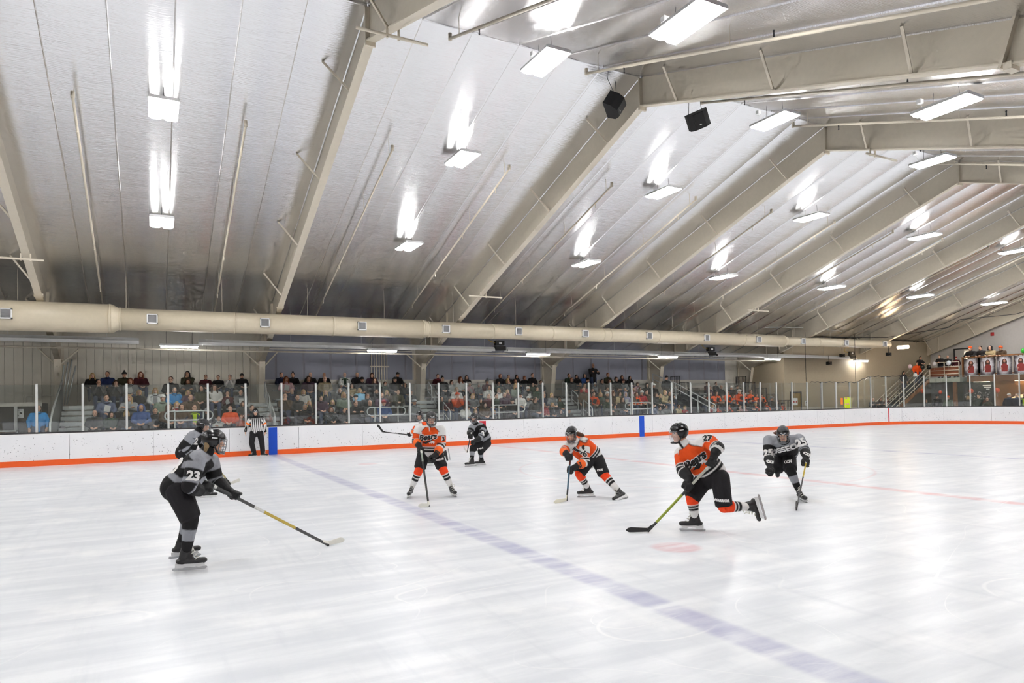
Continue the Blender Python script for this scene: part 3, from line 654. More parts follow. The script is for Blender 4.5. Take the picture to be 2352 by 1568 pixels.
        if dark:
            c[yoke]=GR; c[tor&(hem>.74)&(hem<.9)]=GR; c[onarm&(tt>.47)&(tt<.57)]=GR; c[onarm&(tt>.65)]=GR; c[onarm&(tt>.57)&(tt<.65)]=BK; c[col_]=BK
        else:
            edge=(tor&(dn<ky+.016))|(onarm&(tt<d.get('ya',.12)+.02)); c[edge]=BK; c[yoke]=WH
            for a,q,k in ((.70,.725,WH),(.725,.79,BK),(.79,.83,WH),(.83,.91,BK),(.91,2,WH)): c[tor&(hem>a)&(hem<=q)]=k
            for a,q,k in ((.46,.49,WH),(.49,.555,BK),(.555,.59,WH),(.59,.66,BK),(.66,2,WH)): c[onarm&(tt>a)&(tt<=q)]=k
            c[col_]=WH; c[col_&(np.abs(x)<.02)]=BK
        return c
    paint(me,jc); bvh=BVHTree.FromPolygons([v.co.copy() for v in me.vertices],[tuple(p.vertices) for p in me.polygons])
    jer=put('jersey',me,CLOTH,t)
    for tx in d.get('text',()):
        a=V(tx['at']); n=V(tx['n']); upv=V(tx.get('up',(0,0,1))); sz=tx['size']
        if 'poly' in tx: shape_on(jer,bvh,tx['poly'],a,n,upv,WHT if tx.get('w',1) else BLKL,tx.get('lift',.006),'emblem',sz); continue
        if tx.get('out'): text_on(jer,bvh,tx['s'],a,n,upv,sz,WHT if tx.get('c')=='k' else BLKL,tx.get('shear',0),tx.get('off',.01)+.012*sz/.2,.003)
        text_on(jer,bvh,tx['s'],a,n,upv,sz,BLKL if tx.get('c')=='k' else WHT,tx.get('shear',0),tx.get('off',.01)*sz/.2,.0065)
    # pants
    b=MB(); k_=.97 if ref else .8
    cap(b,J['pel']+up*.1,J['pel']-up*.03,.15,.16,(fwd,.85))
    for sd in 'RL':
        h=J['h'+sd];k=J['k'+sd]; 
        if ref: cap(b,h,k,.12,.095); cap(b,k,J['a'+sd],.095,.085)
        else: e=h+(k-h)*(.84); cap(b,h,e,.132,.118); b.tube([e-(k-h).normalized()*.05,e+(k-h).normalized()*.055],[.12,.118],16)
    cap(b,J['hR'],J['hL'],.125,.125)
    me=blob(b,.0095,3); paint(me,lambda co:np.tile(BKP,(len(co),1))); bv2=BVHTree.FromPolygons([v.co.copy() for v in me.vertices],[tuple(p.vertices) for p in me.polygons]); pants=put('hockey_pants' if not ref else 'trousers',me,CLOTH,t)
    for tx in d.get('ptext',()): text_on(pants,bv2,tx['s'],tx['at'],tx['n'],tx.get('up',(0,0,1)),tx['size'],WHT,.1,.004,.004)
    # socks, skates, gloves
    for sd in 'RL':
        k=J['k'+sd];a=J['a'+sd];h=J['h'+sd]; sh=(a-k)
        if not ref:
            b=MB(); cap(b,h+(k-h)*.72,k,.098,.088); cap(b,k,k+sh*.3,.088,.082); cap(b,k+sh*.25,k+sh*.8,.08,.058)
            me=blob(b,.0068,4)
            def sc_(co):
                tq,_=seg(co,k,a); _,dk=seg(co,h,k); c=np.tile(BK if dark else ORS,(len(co),1))
                if dark: c[(tq>.27)&(tq<.58)]=GR
                else:
                    for p,q,kk in ((.30,.34,WH),(.34,.43,BK),(.43,.47,WH),(.47,.58,BK),(.58,3,WH)): c[(tq>p)&(tq<=q)]=kk
                return c
            paint(me,sc_); put('sock',me,CLOTH,t)
            gl=d.get('glovec',((26,26,27),(244,104,30) if not dark else (26,26,27))); glove(t,J['w'+sd],J['g'+sd],d.get('ax'+sd,(0,0,1)),J['e'+sd],L_(*gl[0]),L_(*gl[1]),1.16,d.get('gtext'))
        skate(t,a,d['toe'+sd],d['up'+sd],knee=k)
    helmet(t,hc,f,l,u,s,cage=not ref and not d.get('shield'),shield=d.get('shield',False),visor=ref)
    if 'hair' in d:
        b=MB(); H=d['hair']; prev=None
        for p,r in H['pts']:
            p=V(p)
            if prev: cap(b,prev[0],p,prev[1],r)
            prev=(p,r)
        o=put('hair',blob(b,.011,2),HAIRM,t); o.color=(*srgb(*H['rgb']),1)
    return t
# ---------------------------------------------------------------- dasher boards and glass, one long thing
DB=thing('dasher_boards','white dasher boards with orange kick plate, posts and glass around the ice','rink boards',(12.9,YB,0))
def rink_path(s):   # s=0 at x=-8 on the far side; returns point, outward normal
    L1=48; A=PI/2*RC; L2=(YB-YN)-2*RC
    if s<L1: return Vector((-8+s,YB,0)),Vector((0,1,0))
    s-=L1-0
    if s<A: a=s/RC; return Vector((40+RC*math.sin(a),YB-RC+RC*math.cos(a),0)),Vector((math.sin(a),math.cos(a),0))
    s-=A
    if s<L2: return Vector((XE,YB-RC-s,0)),Vector((1,0,0))
    s-=L2
    if s<A: a=s/RC; return Vector((XE-RC+RC*math.cos(a),YN+RC-RC*math.sin(a),0)),Vector((math.cos(a),-math.sin(a),0))
    s-=A; return Vector((40-s,YN,0)),Vector((0,-1,0))
RC=6.0
def strip(b,s0,s1,o0,o1,z0,z1,mi=0,step=.6):
    n=max(1,int((s1-s0)/step)) if not (s1<=48) else 1
    vs=[]
    for i in range(n+1):
        p,q=rink_path(s0+(s1-s0)*i/n)
        for o,z in ((o0,z0),(o0,z1),(o1,z1),(o1,z0)): vs.append((p.x+q.x*o,p.y+q.y*o,z))
    fs=[]
    for i in range(n):
        for j in range(4): a=4*i+j;c=4*i+(j+1)%4; fs.append((a,c,c+4,a+4))
    fs+= [(3,2,1,0),(4*n,4*n+1,4*n+2,4*n+3)]
    b.add(vs,fs,mi)
def dpart(b,n,m,par=None,**k): 
    o=b.build(n,m,par or DB,**k); return rel(o,DB) if par is None else rel(o,DB)
total=48+9.42+13.9+9.42+52
s=.5-.0
cuts=[s+2.5*i for i in range(int((total-s)/2.5)+1)]
for i in range(len(cuts)-1):
    b=MB(); strip(b,cuts[i]+.006,cuts[i+1]-.006,.0,.1,.0,HB-.03); dpart(b,'board_panel',BOARD)
b=MB(); strip(b,.0,total,-.012,.02,0,.19); dpart(b,'kick_plate',ORANGE,label='orange kick plate')
b=MB(); strip(b,.0,total,-.004,.03,HB-.045,HB); dpart(b,'edge_rail',WHITE)
b=MB(); strip(b,.0,total,.03,.2,HB-.03,HB+.05); dpart(b,'cap_rail',CAPR,label='dark top rail')
for x,w,m,l in ((4.04,.155,BLUE,'blue line stripe'),(21.8,.155,BLUE,'blue line stripe'),(12.91,.155,RED,'red centre line stripe')):
    b=MB(); strip(b,x+8-w,x+8+w,-.015,.0,0,HB-.03); dpart(b,'line_stripe',m,label=l)
b=MB(); strip(b,49.52,49.6,-.015,0,0,HB-.02); dpart(b,'line_stripe',RED,label='thin red goal line stripe')
ps=[-3.41+8+1.3*i for i in range(-3,34)]
ps=[p for p in ps if p<46.8]; ps.append(47.0); 
while ps[-1]<48+9.42+13.9: ps.append(ps[-1]+1.24)
ztop=lambda s:2.70 if s<46.9 else (2.70+min(1,(s-46.9)/1.2)*.36)
for i,q in enumerate(ps):
    p,n=rink_path(q); w=.033 if i not in (33,34) else .06
    ang=math.atan2(n.y,n.x)
    M=Matrix.Translation((p.x+n.x*.115,p.y+n.y*.115,(HB+ztop(q))/2+.02))@Matrix.Rotation(ang,4,'Z')
    b=MB(); b.obox(M,.07,2*w,ztop(q)-HB+.02)
    dpart(b,'glass_post',ALUP if i not in (33,) else ALU)
for i in range(len(ps)-1):
    p0,n0=rink_path(ps[i]); p1,n1=rink_path(ps[i+1]); d=(p1-p0).normalized()
    a=p0+n0*.115+d*.03; c=p1+n1*.115-d*.03; nn=(n0+n1).normalized()*.006
    z0=HB+.01;za=ztop(ps[i])-.01;zb=ztop(ps[i+1])-.01
    if abs(za-zb)<.5: pass
    vs=[a-nn,c-nn,c+nn,a+nn]; b=MB()
    b.add([(v.x,v.y,z0) for v in vs]+[(vs[0].x,vs[0].y,za),(vs[1].x,vs[1].y,zb),(vs[2].x,vs[2].y,zb),(vs[3].x,vs[3].y,za)],
        [(3,2,1,0),(4,5,6,7),(0,1,5,4),(1,2,6,5),(2,3,7,6),(3,0,4,7)])
    dpart(b,'glass_pane',GLASS)
# posters on the glass of the curved corner
def on_glass(name,lab,s,w,h,z,m,cat,extra=None):
    p,n=rink_path(s); ang=math.atan2(n.y,n.x)-PI/2
    t=thing(name,lab,cat,(p.x+n.x*.095,p.y+n.y*.095,z),rz=ang)
    b=MB(); b.box(-w/2,-.004,0,w/2,.004,h); b.build('sheet',m,t)
    if extra: extra(t,w,h)
    return t
YEL=plain('neon yellow paper',(214,238,20),.6); ORP=plain('orange paper',(248,140,50),.6); PINKP=plain('pink marker ink',(226,150,170),.6); PAPER=plain('white paper',(236,236,234),.7); INK=plain('black ink',(20,20,22),.6)
def marks(t,w,h):
    b=MB()
    for u,v in ((.1,.85),(.32,.85),(.8,.86),(.8,.6),(.1,.36),(.35,.36),(.56,.36),(.8,.37),(.12,.1)): b.box(-w/2+w*u,-.007,h*v,-w/2+w*u+.07,-.004,h*v+.08)
    b.build('lettering',PINKP,t)
on_glass('poster','neon yellow poster with pink marks taped low on the corner glass',45.95,.62,.7,HB+.02,YEL,'poster',marks)
on_glass('poster','small plain orange sheet taped left of the neon yellow poster',45.4,.22,.4,1.36,ORP,'poster')
# cable garland along the top of the corner glass
b=MB(); pts=[]
for i in range(60):
    s=42.6+i*.14; p,n=rink_path(s); pts.append((p.x+n.x*.1,p.y+n.y*.1,ztop(s)+.03+.025*math.sin(i*1.7)+.02*math.sin(i*.6)))
b.tube(pts,.022,6); o=b.build('cable',BLACK,smooth=True); tag(o,'black cable lying along the top of the corner glass','cable')
# ---------------------------------------------------------------- bleachers
ROWS=[(29.0,.55),(29.9,.95),(30.8,1.35),(31.7,1.75),(32.45,2.15)]
def stand(x0,x1,lab):
    t=thing('bleacher',lab,'bleacher',((x0+x1)/2,30.5,0),'aluminium bleachers along the far wall'); a,c=x0-t.location.x,x1-t.location.x
    for i,(y,z) in enumerate(ROWS):
        y-=30.5
        b=MB(); b.box(a,y-.05,z+.37,c,y+.22,z+.43); b.build('bench',ALU,t)
        b=MB(); b.box(a,y-.5,z-.05,c,y+.4,z); b.build('foot_board',plain('worn foot board',(104,104,104),.6),t)
        b=MB(); b.box(a,y-.5,z-.4 if i else 0,c,y-.47,z-.05); b.build('riser',DGREY,t)
    b=MB()
    for x in [a+.2+(c-a-.4)*j/4 for j in range(5)]:
        b.prism([(-2.0,-.0),(-2.0,.5),(2.0,2.1),(2.35,2.1),(2.35,0)],lambda p,q,s:(s,p,q),x-.03,x+.03)
    b.build('support',DGREY,t); return t
stand(-2.03,3.45,'aluminium bleacher with packed rows, leftmost stand'); stand(4.85,10.85,'aluminium bleacher with packed rows, second stand from left')
stand(12.3,18.65,'aluminium bleacher with packed rows, third stand from left'); stand(20.15,26.4,'aluminium bleacher with packed rows, fourth stand from left')
stand(28.75,34.3,'aluminium bleacher of orange fans between black railings, far right stand')
def aisle(x0,x1,lab):
    t=thing('aisle_stairs',lab,'stairs',((x0+x1)/2,30,0),'aisle stairs between the stands'); a,c=x0-t.location.x,x1-t.location.x
    n=9
    for i in range(n):
        y=-1.55+i*.33; z=.35+i*.205
        b=MB(); b.box(a,y,z-.03,c,y+.36,z); b.box(a,y+.0,z-.15,c,y+.02,z-.03,0); b.build('step',ALU,t)
    for s in (a,c-.04):
        b=MB(); b.prism([(-1.5,0),(-1.5,.3),(1.4,2.0),(1.4,0)],lambda p,q,w:(w,p,q),s,s+.04); b.build('stringer',DGREY,t)
    return t
aisle(-3.07,-2.05,'grey aluminium aisle stairs left of the leftmost stand'); aisle(3.5,4.8,'grey aluminium aisle stairs between the first and second stands')
aisle(10.9,12.25,'grey aluminium aisle stairs between the second and third stands'); aisle(18.7,20.1,'grey aluminium aisle stairs between the third and fourth stands')
def aisle_rail(x,y0,z0,dy,lab):
    y1=y0-dy; z1=z0-dy*.46; t=thing('aisle_handrail',lab,'handrail',(x,y1,0),'aluminium handrails in the aisles')
    zf=lambda y:.35+(y-28.45)/.33*.205
    b=MB(); b.tube([(0,dy,zf(y0)),(0,dy,z0-.08),(0,dy-.06,z0),(0,.1,z1+.05),(0,0,z1-.06),(0,0,max(0,zf(y1)))],.024,8); b.build('rail',ALUP,t,True)
    b=MB(); b.tube([(0,dy,z0-.45),(0,0,z1-.5)],.016,6); b.build('mid_rail',ALUP,t,True)
for x,l in ((4.35,'first'),(12.0,'second'),(19.85,'third')):
    for j,(y,z,d,w) in enumerate(((31.45,2.92,.5,'top'),(30.55,2.42,.6,'middle'),(29.5,1.89,.85,'bottom'))):
        aisle_rail(x,y,z,d,'aluminium looped handrail, %s one in the %s railed aisle'%(w,l))
for x0,x1,l in ((.38,2.0,'leftmost'),(7.92,9.6,'second from left'),(13.78,15.48,'third from left'),(21.36,23.1,'rightmost')):
    t=thing('guard_rail','white tube guard rail with rounded ends, %s along the front row'%l,'guard rail',((x0+x1)/2,27.9,.35),'white guard rails in front of the stands'); h=(x1-x0)/2
    pts=[];r=.17
    for cx,a0 in ((h-r,-PI/2),(-h+r,PI/2)):
        for i in range(7): a=a0+PI*i/6; pts.append((cx+r*math.cos(a),0,1.2+r*math.sin(a)+.0))
    b=MB(); b.tube(pts,.027,8,closed=True); b.build('loop',ALUP,t,True)
    for s in (-h+.33,h-.33): b=MB(); b.tube([(s,0,-.35),(s,0,1.37)],.022,8); b.build('post',ALUP,t,True)
b=MB(); b.box(-5,27.45,0,34.4,28.5,.33); tag(b.build('walkway',plain('grey rubber walkway',(62,63,64),.8)),'grey raised walkway between the glass and the bleachers','walkway')
# black stepped end railings around the far right stand, and the long stair rail beside it
def step_rail(x,lab):
    t=thing('end_railing',lab,'railing',(x,30.5,0),'black stepped end railings')
    for i,(y,z) in enumerate(ROWS):
        z1=z+1.12; y0=y-.45-30.5; y1=y0+.82
        b=MB(); b.tube([(0,y0,z),(0,y0,z1),(0,y1,z1),(0,y1,z)],.03,6)
        b.tube([(0,y0,z+.12),(0,y1,z+.12)],.02,6)
        for k in range(1,8): yy=y0+(y1-y0)*k/8; b.tube([(0,yy,z+.12),(0,yy,z1)],.012,5)
        b.build('rail_panel',BLACK,t)
step_rail(28.72,'black stepped railing left of the orange fans'); step_rail(34.36,'black stepped railing right of the orange fans')
t=thing('stair_railing','long sloping double handrail beside the far right stand','handrail',(27.4,30,0))
for dz in (0,-.32):
    b=MB(); b.tube([(-.8,2,3.4+dz),(.05,.95,2.8+dz),(.85,-1.4,1.5+dz),(.9,-1.45,1.15+dz)],.03,8); b.build('rail',ALUP,t,True)
for x,y,z in ((-.8,2,3.4),(.05,.95,2.8),(.5,-.4,2.05),(.87,-1.4,1.5)): b=MB(); b.tube([(x,y,.3),(x,y,z)],.028,8); b.build('post',ALUP,t,True)
t=thing('aisle_stairs','dark stairs beside the long sloping handrail, left of the orange fans','stairs',(27.4,30,0))
for i in range(7):
    y=-1.55+i*.42; z=.35+i*.205; b=MB(); b.box(-.75,y,z-.03,.85,y+.46,z); b.box(-.75,y,z-.2,.85,y+.02,z-.03); b.build('step',DGREY,t)
b=MB(); b.prism([(-1.5,0),(-1.5,.3),(1.7,1.8),(1.7,0)],lambda p,q,w:(w,p,q),.82,.86); b.build('side_panel',plain('grey green panel',(126,136,130),.6),t)
# exit sign and red board near that stair
t=thing('exit_sign','small red lit exit sign above the stair by the far right stand','exit sign',(28.3,YW-.04,2.95)); b=MB(); b.box(-.17,-.04,-.1,.17,.03,.12); b.build('case',plain('red sign plastic',(214,70,72),.4),t)
b=MB(); b.box(27.2,YW-.11,1.6,28.1,YW-.06,2.25); tag(b.build('notice_board',plain('maroon board',(96,44,40),.6)),'dark maroon notice board on the wall below the exit sign','notice board')
# left end: stacked poles, sloped grey side screen, opening with counter
t=thing('side_screen','grey sloped end screen at the left side of the leftmost aisle','railing',(-3.15,30,0))
b=MB(); b.prism([(-1.8,.3),(-1.8,1.35),(-1.2,1.75),(1.7,2.95),(1.7,1.9),(1.2,1.5)],lambda p,q,w:(w,p,q),-.03,.03); b.build('screen',plain('grey mesh screen',(112,114,112),.7),t)
b=MB(); b.tube([(0,-1.8,0),(0,-1.8,1.38),(0,-1.2,1.78),(0,1.7,2.98),(0,1.7,1.6)],.035,8); b.build('rail',ALUP,t,True)
for i in range(4):
    b=MB(); b.tube([(0,0,0),(.14+.05*i,.1*i,1.55+.12*(i%3))],.03,8); o=b.build('metal_pole',ALU,smooth=True); o.location=(-3.22+.07*i,31.75+.05*i,2.05); tag(o,'bare metal pole in the bundle leaning by the leftmost column','pole',group='metal poles leaning at the left column')
b=MB(); b.box(-9,31.3,-.02,-3.75,YW-.05,2.12); b.box(-9,31.27,2.0,-3.75,31.3,2.14,1); o=b.build('concession_booth',[plain('dark booth front',(46,44,42),.6),CREAMP]); tag(o,'low dark booth with a pale top edge at the left end','booth')
t=thing('sales_counter','brown wooden counter with pale top in front of the dark booth','counter',(-6,28.8,0))
b=MB(); b.box(-2.2,0,0,1.75,.5,1.12); b.build('front',m_wood('counter timber',(120,92,66),(140,108,80)),t); b=MB(); b.box(-2.25,-.04,1.12,1.8,.54,1.17); b.build('top',ALUP,t)
b=MB(); b.box(-.05,0,0,.05,.1,2.0); o=b.build('booth_post',ALUP); o.location=(-4.55,31.15,0); tag(o,'pale post standing before the dark booth at the left','post')
t=thing('notice','white notice with two pictures on the dark booth at far left','sign',(-4.45,31.25,1.73)); b=MB(); b.box(-.13,-.01,-.17,.13,0,.17); b.build('sheet',PAPER,t)
b=MB(); b.obox(Matrix.Translation((.05,-.013,.02))@Matrix.Rotation(.5,4,'Y'),.08,.006,.06); b.obox(Matrix.Translation((-.06,-.013,-.08))@Matrix.Rotation(-.6,4,'Y'),.08,.006,.06); b.box(-.09,-.016,.12,.09,-.012,.14); b.build('print',INK,t)
for x,z in ((-4.05,2.42),(-4.05,2.62)):
    b=MB(); b.box(x-.08,YW-.1,z-.08,x+.08,YW,z+.08); tag(b.build('junction_box',CREAMP),'%s cream junction box on the siding above the dark booth'%('lower' if z<2.5 else 'upper'),'electrical box')
b=MB(); b.tube([(-3.97,YW-.05,2.42),(-3.3,YW-.05,2.42)],.02,6); b.tube([(-4.13,YW-.05,2.42),(-4.45,YW-.05,2.42),(-4.5,YW-.05,2.36),(-4.5,YW-.05,2.12)],.02,6); tag(b.build('conduit',CREAMP),'thin cream conduit running from the lower junction box','conduit')
# ---------------------------------------------------------------- right end: door, stairs, balcony
t=thing('door','brown door with papers taped to it in the tan wall','door',(35.9,YT,0)); t['kind']='structure'; t.name='door_1'
b=MB(); b.box(-.5,-.06,0,-.42,.02,2.2); b.box(.42,-.06,0,.5,.02,2.2); b.box(-.5,-.06,2.12,.5,.02,2.2); b.build('frame',DGREY,t)
b=MB(); b.box(-.42,-.03,0,.42,0,2.12); b.build('leaf',plain('brown door',(134,108,58),.5),t)
b=MB(); b.tube([(.32,-.03,1.0),(.32,-.09,1.0),(.22,-.09,1.0)],.014,6); b.build('door_handle',ALU,t)
def wallpaper(name,lab,x,y,z,w,h,prints,cat='sign'):
    t=thing(name,lab,cat,(x,y,z)); b=MB(); b.box(-w/2,-.01,0,w/2,0,h); b.build('sheet',PAPER,t)
    b=MB(); [b.box(-w/2+w*p[0],-.014,h*p[1],-w/2+w*p[2],-.01,h*p[3]) for p in prints]; b.build('print',plain('red print',(176,60,50),.6) if w>.3 else INK,t)
wallpaper('paper_sign','large white paper with red print on the brown door',35.78,YT-.035,1.35,.5,.45,[(.1,.35,.4,.6),(.45,.35,.6,.6),(.7,.35,.9,.6)])
wallpaper('paper_sign','small white paper with black print right of the brown door',36.9,YT-.0,1.3,.2,.32,[(.2,.5,.5,.8),(.3,.1,.8,.4)])
BX=47.6   # balcony front plane
t=thing('balcony','brown timber balcony above the end of the rink','balcony',(49,18,3.0))
b=MB(); b.box(BX-49,-20.5,-.28,XEND-49,7.4,0); b.box(BX-49-.04,-20.5,-.34,BX-49,7.4,.05); b.build('deck',BRICKW,t)
b=MB(); b.box(BX-49-.07,-20.5,1.25,BX-49+.09,7.75,1.33); b.build('top_rail',BRICKW,t); b=MB(); b.box(BX-49-.03,-20.5,.12,BX-49+.03,7.6,.2); b.build('bottom_rail',BRICKW,t)
for y in [7.65-1.25*i for i in range(12)]: b=MB(); b.box(BX-49-.05,y-.05,0,BX-49+.05,y+.05,1.25); b.build('post',BRICKW,t)
for y in [7.5-.24*i for i in range(60)]: b=MB(); b.box(BX-49-.02,y-.02,.2,BX-49+.02,y+.02,1.25); b.build('baluster',BRICKW,t)
for y in (8.25,3.0,-2,-8): b=MB(); b.box(BX-49+.02,y-.1,-3.0,BX-49+.22,y+.1,-.28); b.build('support_post',BRICKW,t)
for i in range(5):
    y=25.1-.98*i
    p=thing('player_poster','tall grey poster of a person in red with a stick, %s from left on balcony'%ORD[i],'poster',(BX-.09,y,3.06),'player posters hung on the balcony')
    b=MB(); b.box(-.012,-.43,0,0,.43,1.14); 
    tm=NT('poster print %d'%i); o=tm.obj(); x_,y_,z_=tm.xyz(o)
    rr=tm.m('SQRT',tm.m('ADD',tm.m('POWER',tm.m('MULTIPLY',y_,1.6),2.0),tm.m('POWER',tm.m('SUBTRACT',z_,.62),2.0)))
    cl=tm.noise(tm.map(o,loc=(i*3,0,0)),5,5,.65)
    tm.bsdf(tm.mix(tm.ss(tm.m('ADD',rr,tm.m('MULTIPLY',cl,.45)),.5,1.0),srgb(226,224,230),srgb(60,52,58)),.4); b.build('sheet',tm.mat,p)
    SK=plain('poster skin print',(196,140,120),.5); RDP=plain('poster red print',(146,52,50),.5); HRP=plain('poster brown print',(74,44,34),.5)
    b=MB(); X=-.015; dy=(0,-.03,-.02,.05,0)[i]
    def oval(cy,cz,ry,rz,mi,x): b.add([(x,cy+dy+ry*math.cos(a),cz+rz*math.sin(a)) for a in [2*PI*k/14 for k in range(14)]],[tuple(reversed(range(14)))],mi)
    oval(0,.78,.15,.22,2,X); b.add([(X-.001,-.17+dy,.2),(X-.001,-.2+dy,.58),(X-.001,-.08+dy,.7),(X-.001,.08+dy,.7),(X-.001,.2+dy,.56),(X-.001,.17+dy,.2)],[(0,1,2,3,4,5)],1)
    oval(0,.86,.065,.09,0,X-.002); oval(.17,.4,.05,.06,0,X-.002)
    b.add([(X-.003,.24+dy,.28),(X-.003,.28+dy,.3),(X-.003,(-.2,.3,.3,.35,.3)[i]+dy,.9),(X-.003,(-.24,.26,.26,.31,.26)[i]+dy,.88)],[(0,1,2,3)],2)
    b.build('figure_print',[SK,RDP,HRP],p)
    b=MB(); b.tube([(-.02,-.43,.0),(-.02,.43,.0)],.02,6); b.build('hem_rod',ALUP,p)
# stair up to the landing, in front of the tan wall
RUST=plain('rust coloured stair skirt',(140,84,58),.6); 
t=thing('metal_staircase','tan staircase with rails climbing to the balcony landing','stairs',(45,28.4,0))
x0,z0,x1,z1=-2.6,.0,2.55,2.95; n=15
for i in range(n):
    x=x0+(x1-x0)*i/n; z=z0+(z1-z0)*(i+1)/n; b=MB(); b.box(x,-.5,z-.04,x+.36,.5,z); b.box(x,-.5,z-.2,x+.02,.5,z); b.build('step',DGREY,t)
for y in (-.54,.54):
    b=MB(); b.prism([(x0-.1,z0-.05),(x0-.1,z0+.2),(x1,z1+.05),(x1,z1-.25)],lambda p,q,s:(p,s,q),y-.02,y+.02); b.build('stringer',BRICKW if y<0 else STEEL,t)
    for h in (.95,.6,.3):
        b=MB(); b.tube([(x0,y,z0+h),(x1,y,z1+h)],.025,8); b.build('rail',STEEL,t,True)
    for f in (0,.33,.66,1): b=MB(); b.tube([(x0+(x1-x0)*f,y,z0+(z1-z0)*f),(x0+(x1-x0)*f,y,z0+(z1-z0)*f+.95)],.025,8); b.build('post',STEEL,t,True)
t=thing('stair_landing','pale steel landing with tan rails joining the stairs and balcony','landing',(48.9,27.4,3.0))
b=MB(); b.box(-1.35,-1.55,-.3,XEND-48.9,1.55,-.0); b.build('deck',plain('pale landing steel',(196,204,190),.5),t)
for h in (.25,.5,.75,1.05): b=MB(); b.tube([(-1.32,-1.5,h),(-1.32,.42,h)],.025,8); b.build('rail',STEEL,t,True)
for y in (-1.5,-.55,.42): b=MB(); b.tube([(-1.32,y,0),(-1.32,y,1.05)],.03,8); b.build('post',STEEL,t,True)
b=MB(); b.box(-1.3,-1.5,.08,-1.28,.4,.7); b.build('skirt_banner',RUST,t)
t=thing('door','white balcony door with a lit window standing open','door',(XEND-.02,27.15,3.0)); t.name='door_2'; t['kind']='structure'
b=MB(); b.box(-.06,-.62,0,.02,-.54,2.1); b.box(-.06,.5,0,.02,.58,2.1); b.box(-.06,-.62,2.02,.02,.58,2.1); b.build('frame',DGREY,t)
b=MB(); b.box(-.04,-.1,0,0,.5,2.02); b.build('leaf',ENDW,t); b=MB(); b.box(-.05,-.5,.9,-.01,-.15,1.85); b.build('lit_window',emit('lit doorway',(1,.78,.5),.9),t)
# lobby front under the balcony
b=MB(); b.box(BX+.3,5.0,0,BX+.42,23.9,2.72); o=b.build('lobby_partition',m_wood('lobby timber',(150,98,52),(184,128,74),5)); tag(o,'brown timber lobby front under the balcony','wall panel')
b=MB(); b.box(BX+.3,23.95,0,BX+.42,26.3,2.72); o=b.build('lobby_partition',plain('dark lobby glass',(34,44,40),.25)); tag(o,'dark window wall under the left part of the balcony','wall panel')
t=thing('wall_sign','dark board with white lines and a collage under the balcony','sign',(BX+.28,24.9,1.35)); b=MB(); b.box(-.02,-.95,0,0,.95,1.2); b.build('board',plain('black board',(30,32,32),.4),t)
b=MB()
for z,w,o_ in ((1.02,.5,-.55),(.9,.42,-.58),(.78,.2,-.6)): b.box(-.03,o_-w/2,z,-.02,o_+w/2,z+.07)
b.build('lettering',PAPER,t)
for i in range(90):
    pass
b=MB()
for i in range(70):
    y=R.uniform(-.7,.85); z=R.uniform(.05,.7); q=R.uniform(.015,.035); b.box(-.03,y-q,z-q,-.02,y+q,z+q*R.uniform(.6,1.4))
b.build('collage',plain('pale photo collage',(168,160,160),.5),t)
t=thing('arched_window','wide arched window glowing warm in the lobby front','window',(BX+.26,21.6,0))
arc=[(1.7*math.cos(a),1.2+.75*math.sin(a)) for a in [PI*i/16 for i in range(17)]]
b=MB(); b.prism(arc+[(-1.7,.0),(1.7,.0)],lambda p,q,s:(s,p,q),-.02,.02); b.build('pane',emit('warm lobby light',(.95,.62,.32),.6),t)
b=MB(); b.tube([(-.03,p,q) for p,q in arc],.07,8); b.build('arch_frame',BRICKW,t)
b=MB(); b.box(-.05,-.6,1.35,-.03,.5,1.6); b.build('sign_plate',plain('dull gold sign',(170,120,40),.5),t)
# side walls by the boards at the end: grey partition behind the end glass
# speaker clusters hung from the ridge
SPK=plain('black speaker cloth',(26,26,27),.75,bump=.002,bs=200)
def speaker(loc,rot,lab):
    t=thing('hanging_speaker',lab,'speaker',loc,'black speakers hung near the ridge'); M=Matrix.Rotation(rot[2],4,'Z')@Matrix.Rotation(rot[0],4,'X')@Matrix.Rotation(rot[1],4,'Y')
    b=MB(); b.prism([(-.3,.2),(.3,.2),(.27,-.06),(.14,-.2),(-.14,-.2),(-.27,-.06)],lambda p,q,s:M@Vector((p,q,s)),-.21,.21); b.build('cabinet',SPK,t)
    b=MB(); b.obox(M@Matrix.Translation((0,-.205,.0)),.26,.012,.36); b.obox(M@Matrix.Translation((0,-.215,-.1)),.06,.008,.018,1); b.build('grille',[BLACK,WHITE],t)
    for s in (-.2,.16):
        p=M@Vector((s,.1,.21)); b=MB(); b.tube([p,(s*.8,.15,roofz(loc[1])-loc[2])],.008,5); b.build('hanger_wire',DGREY,t)
speaker((11.15,14.75,9.85),(.45,.35,.55),'black speaker left of the third frame, facing the camera'); speaker((13.1,13.65,9.4),(.5,-.35,-.6),'black speaker right of the third frame, curved front down')
# small items at the end of the duct
t=thing('warm_lamp','glowing warm lamp hung at the end of the duct','lamp',(43.3,27.0,5.0)); b=MB(); b.tube([(0,-.35,0),(0,.35,0)],.11,10); b.build('bulb',WARM,t,True); b=MB(); b.tube([(0,0,.1),(0,0,roofz(27.0)-5.05)],.01,5); b.build('cord',BLACK,t)
for i,(x,y,z) in enumerate(((41.6,26.9,4.5),(40.1,29.1,4.55),(38.5,28.9,4.0))):
    t=thing('camera_unit','small black camera unit %s'%('under the end of the duct','beside the last strip light','below the last radiant heater')[i],'camera',(x,y,z)); b=MB(); b.box(-.16,-.1,-.1,.16,.1,.1); b.build('body',BLACK,t); b=MB(); b.tube([(-.1,-.1,0),(-.1,-.2,-.03)],.06,8); b.build('lens_barrel',BLACK,t); b=MB(); b.tube([(0,0,.1),(0,0,.5)],.015,5); b.build('bracket',BLACK,t)
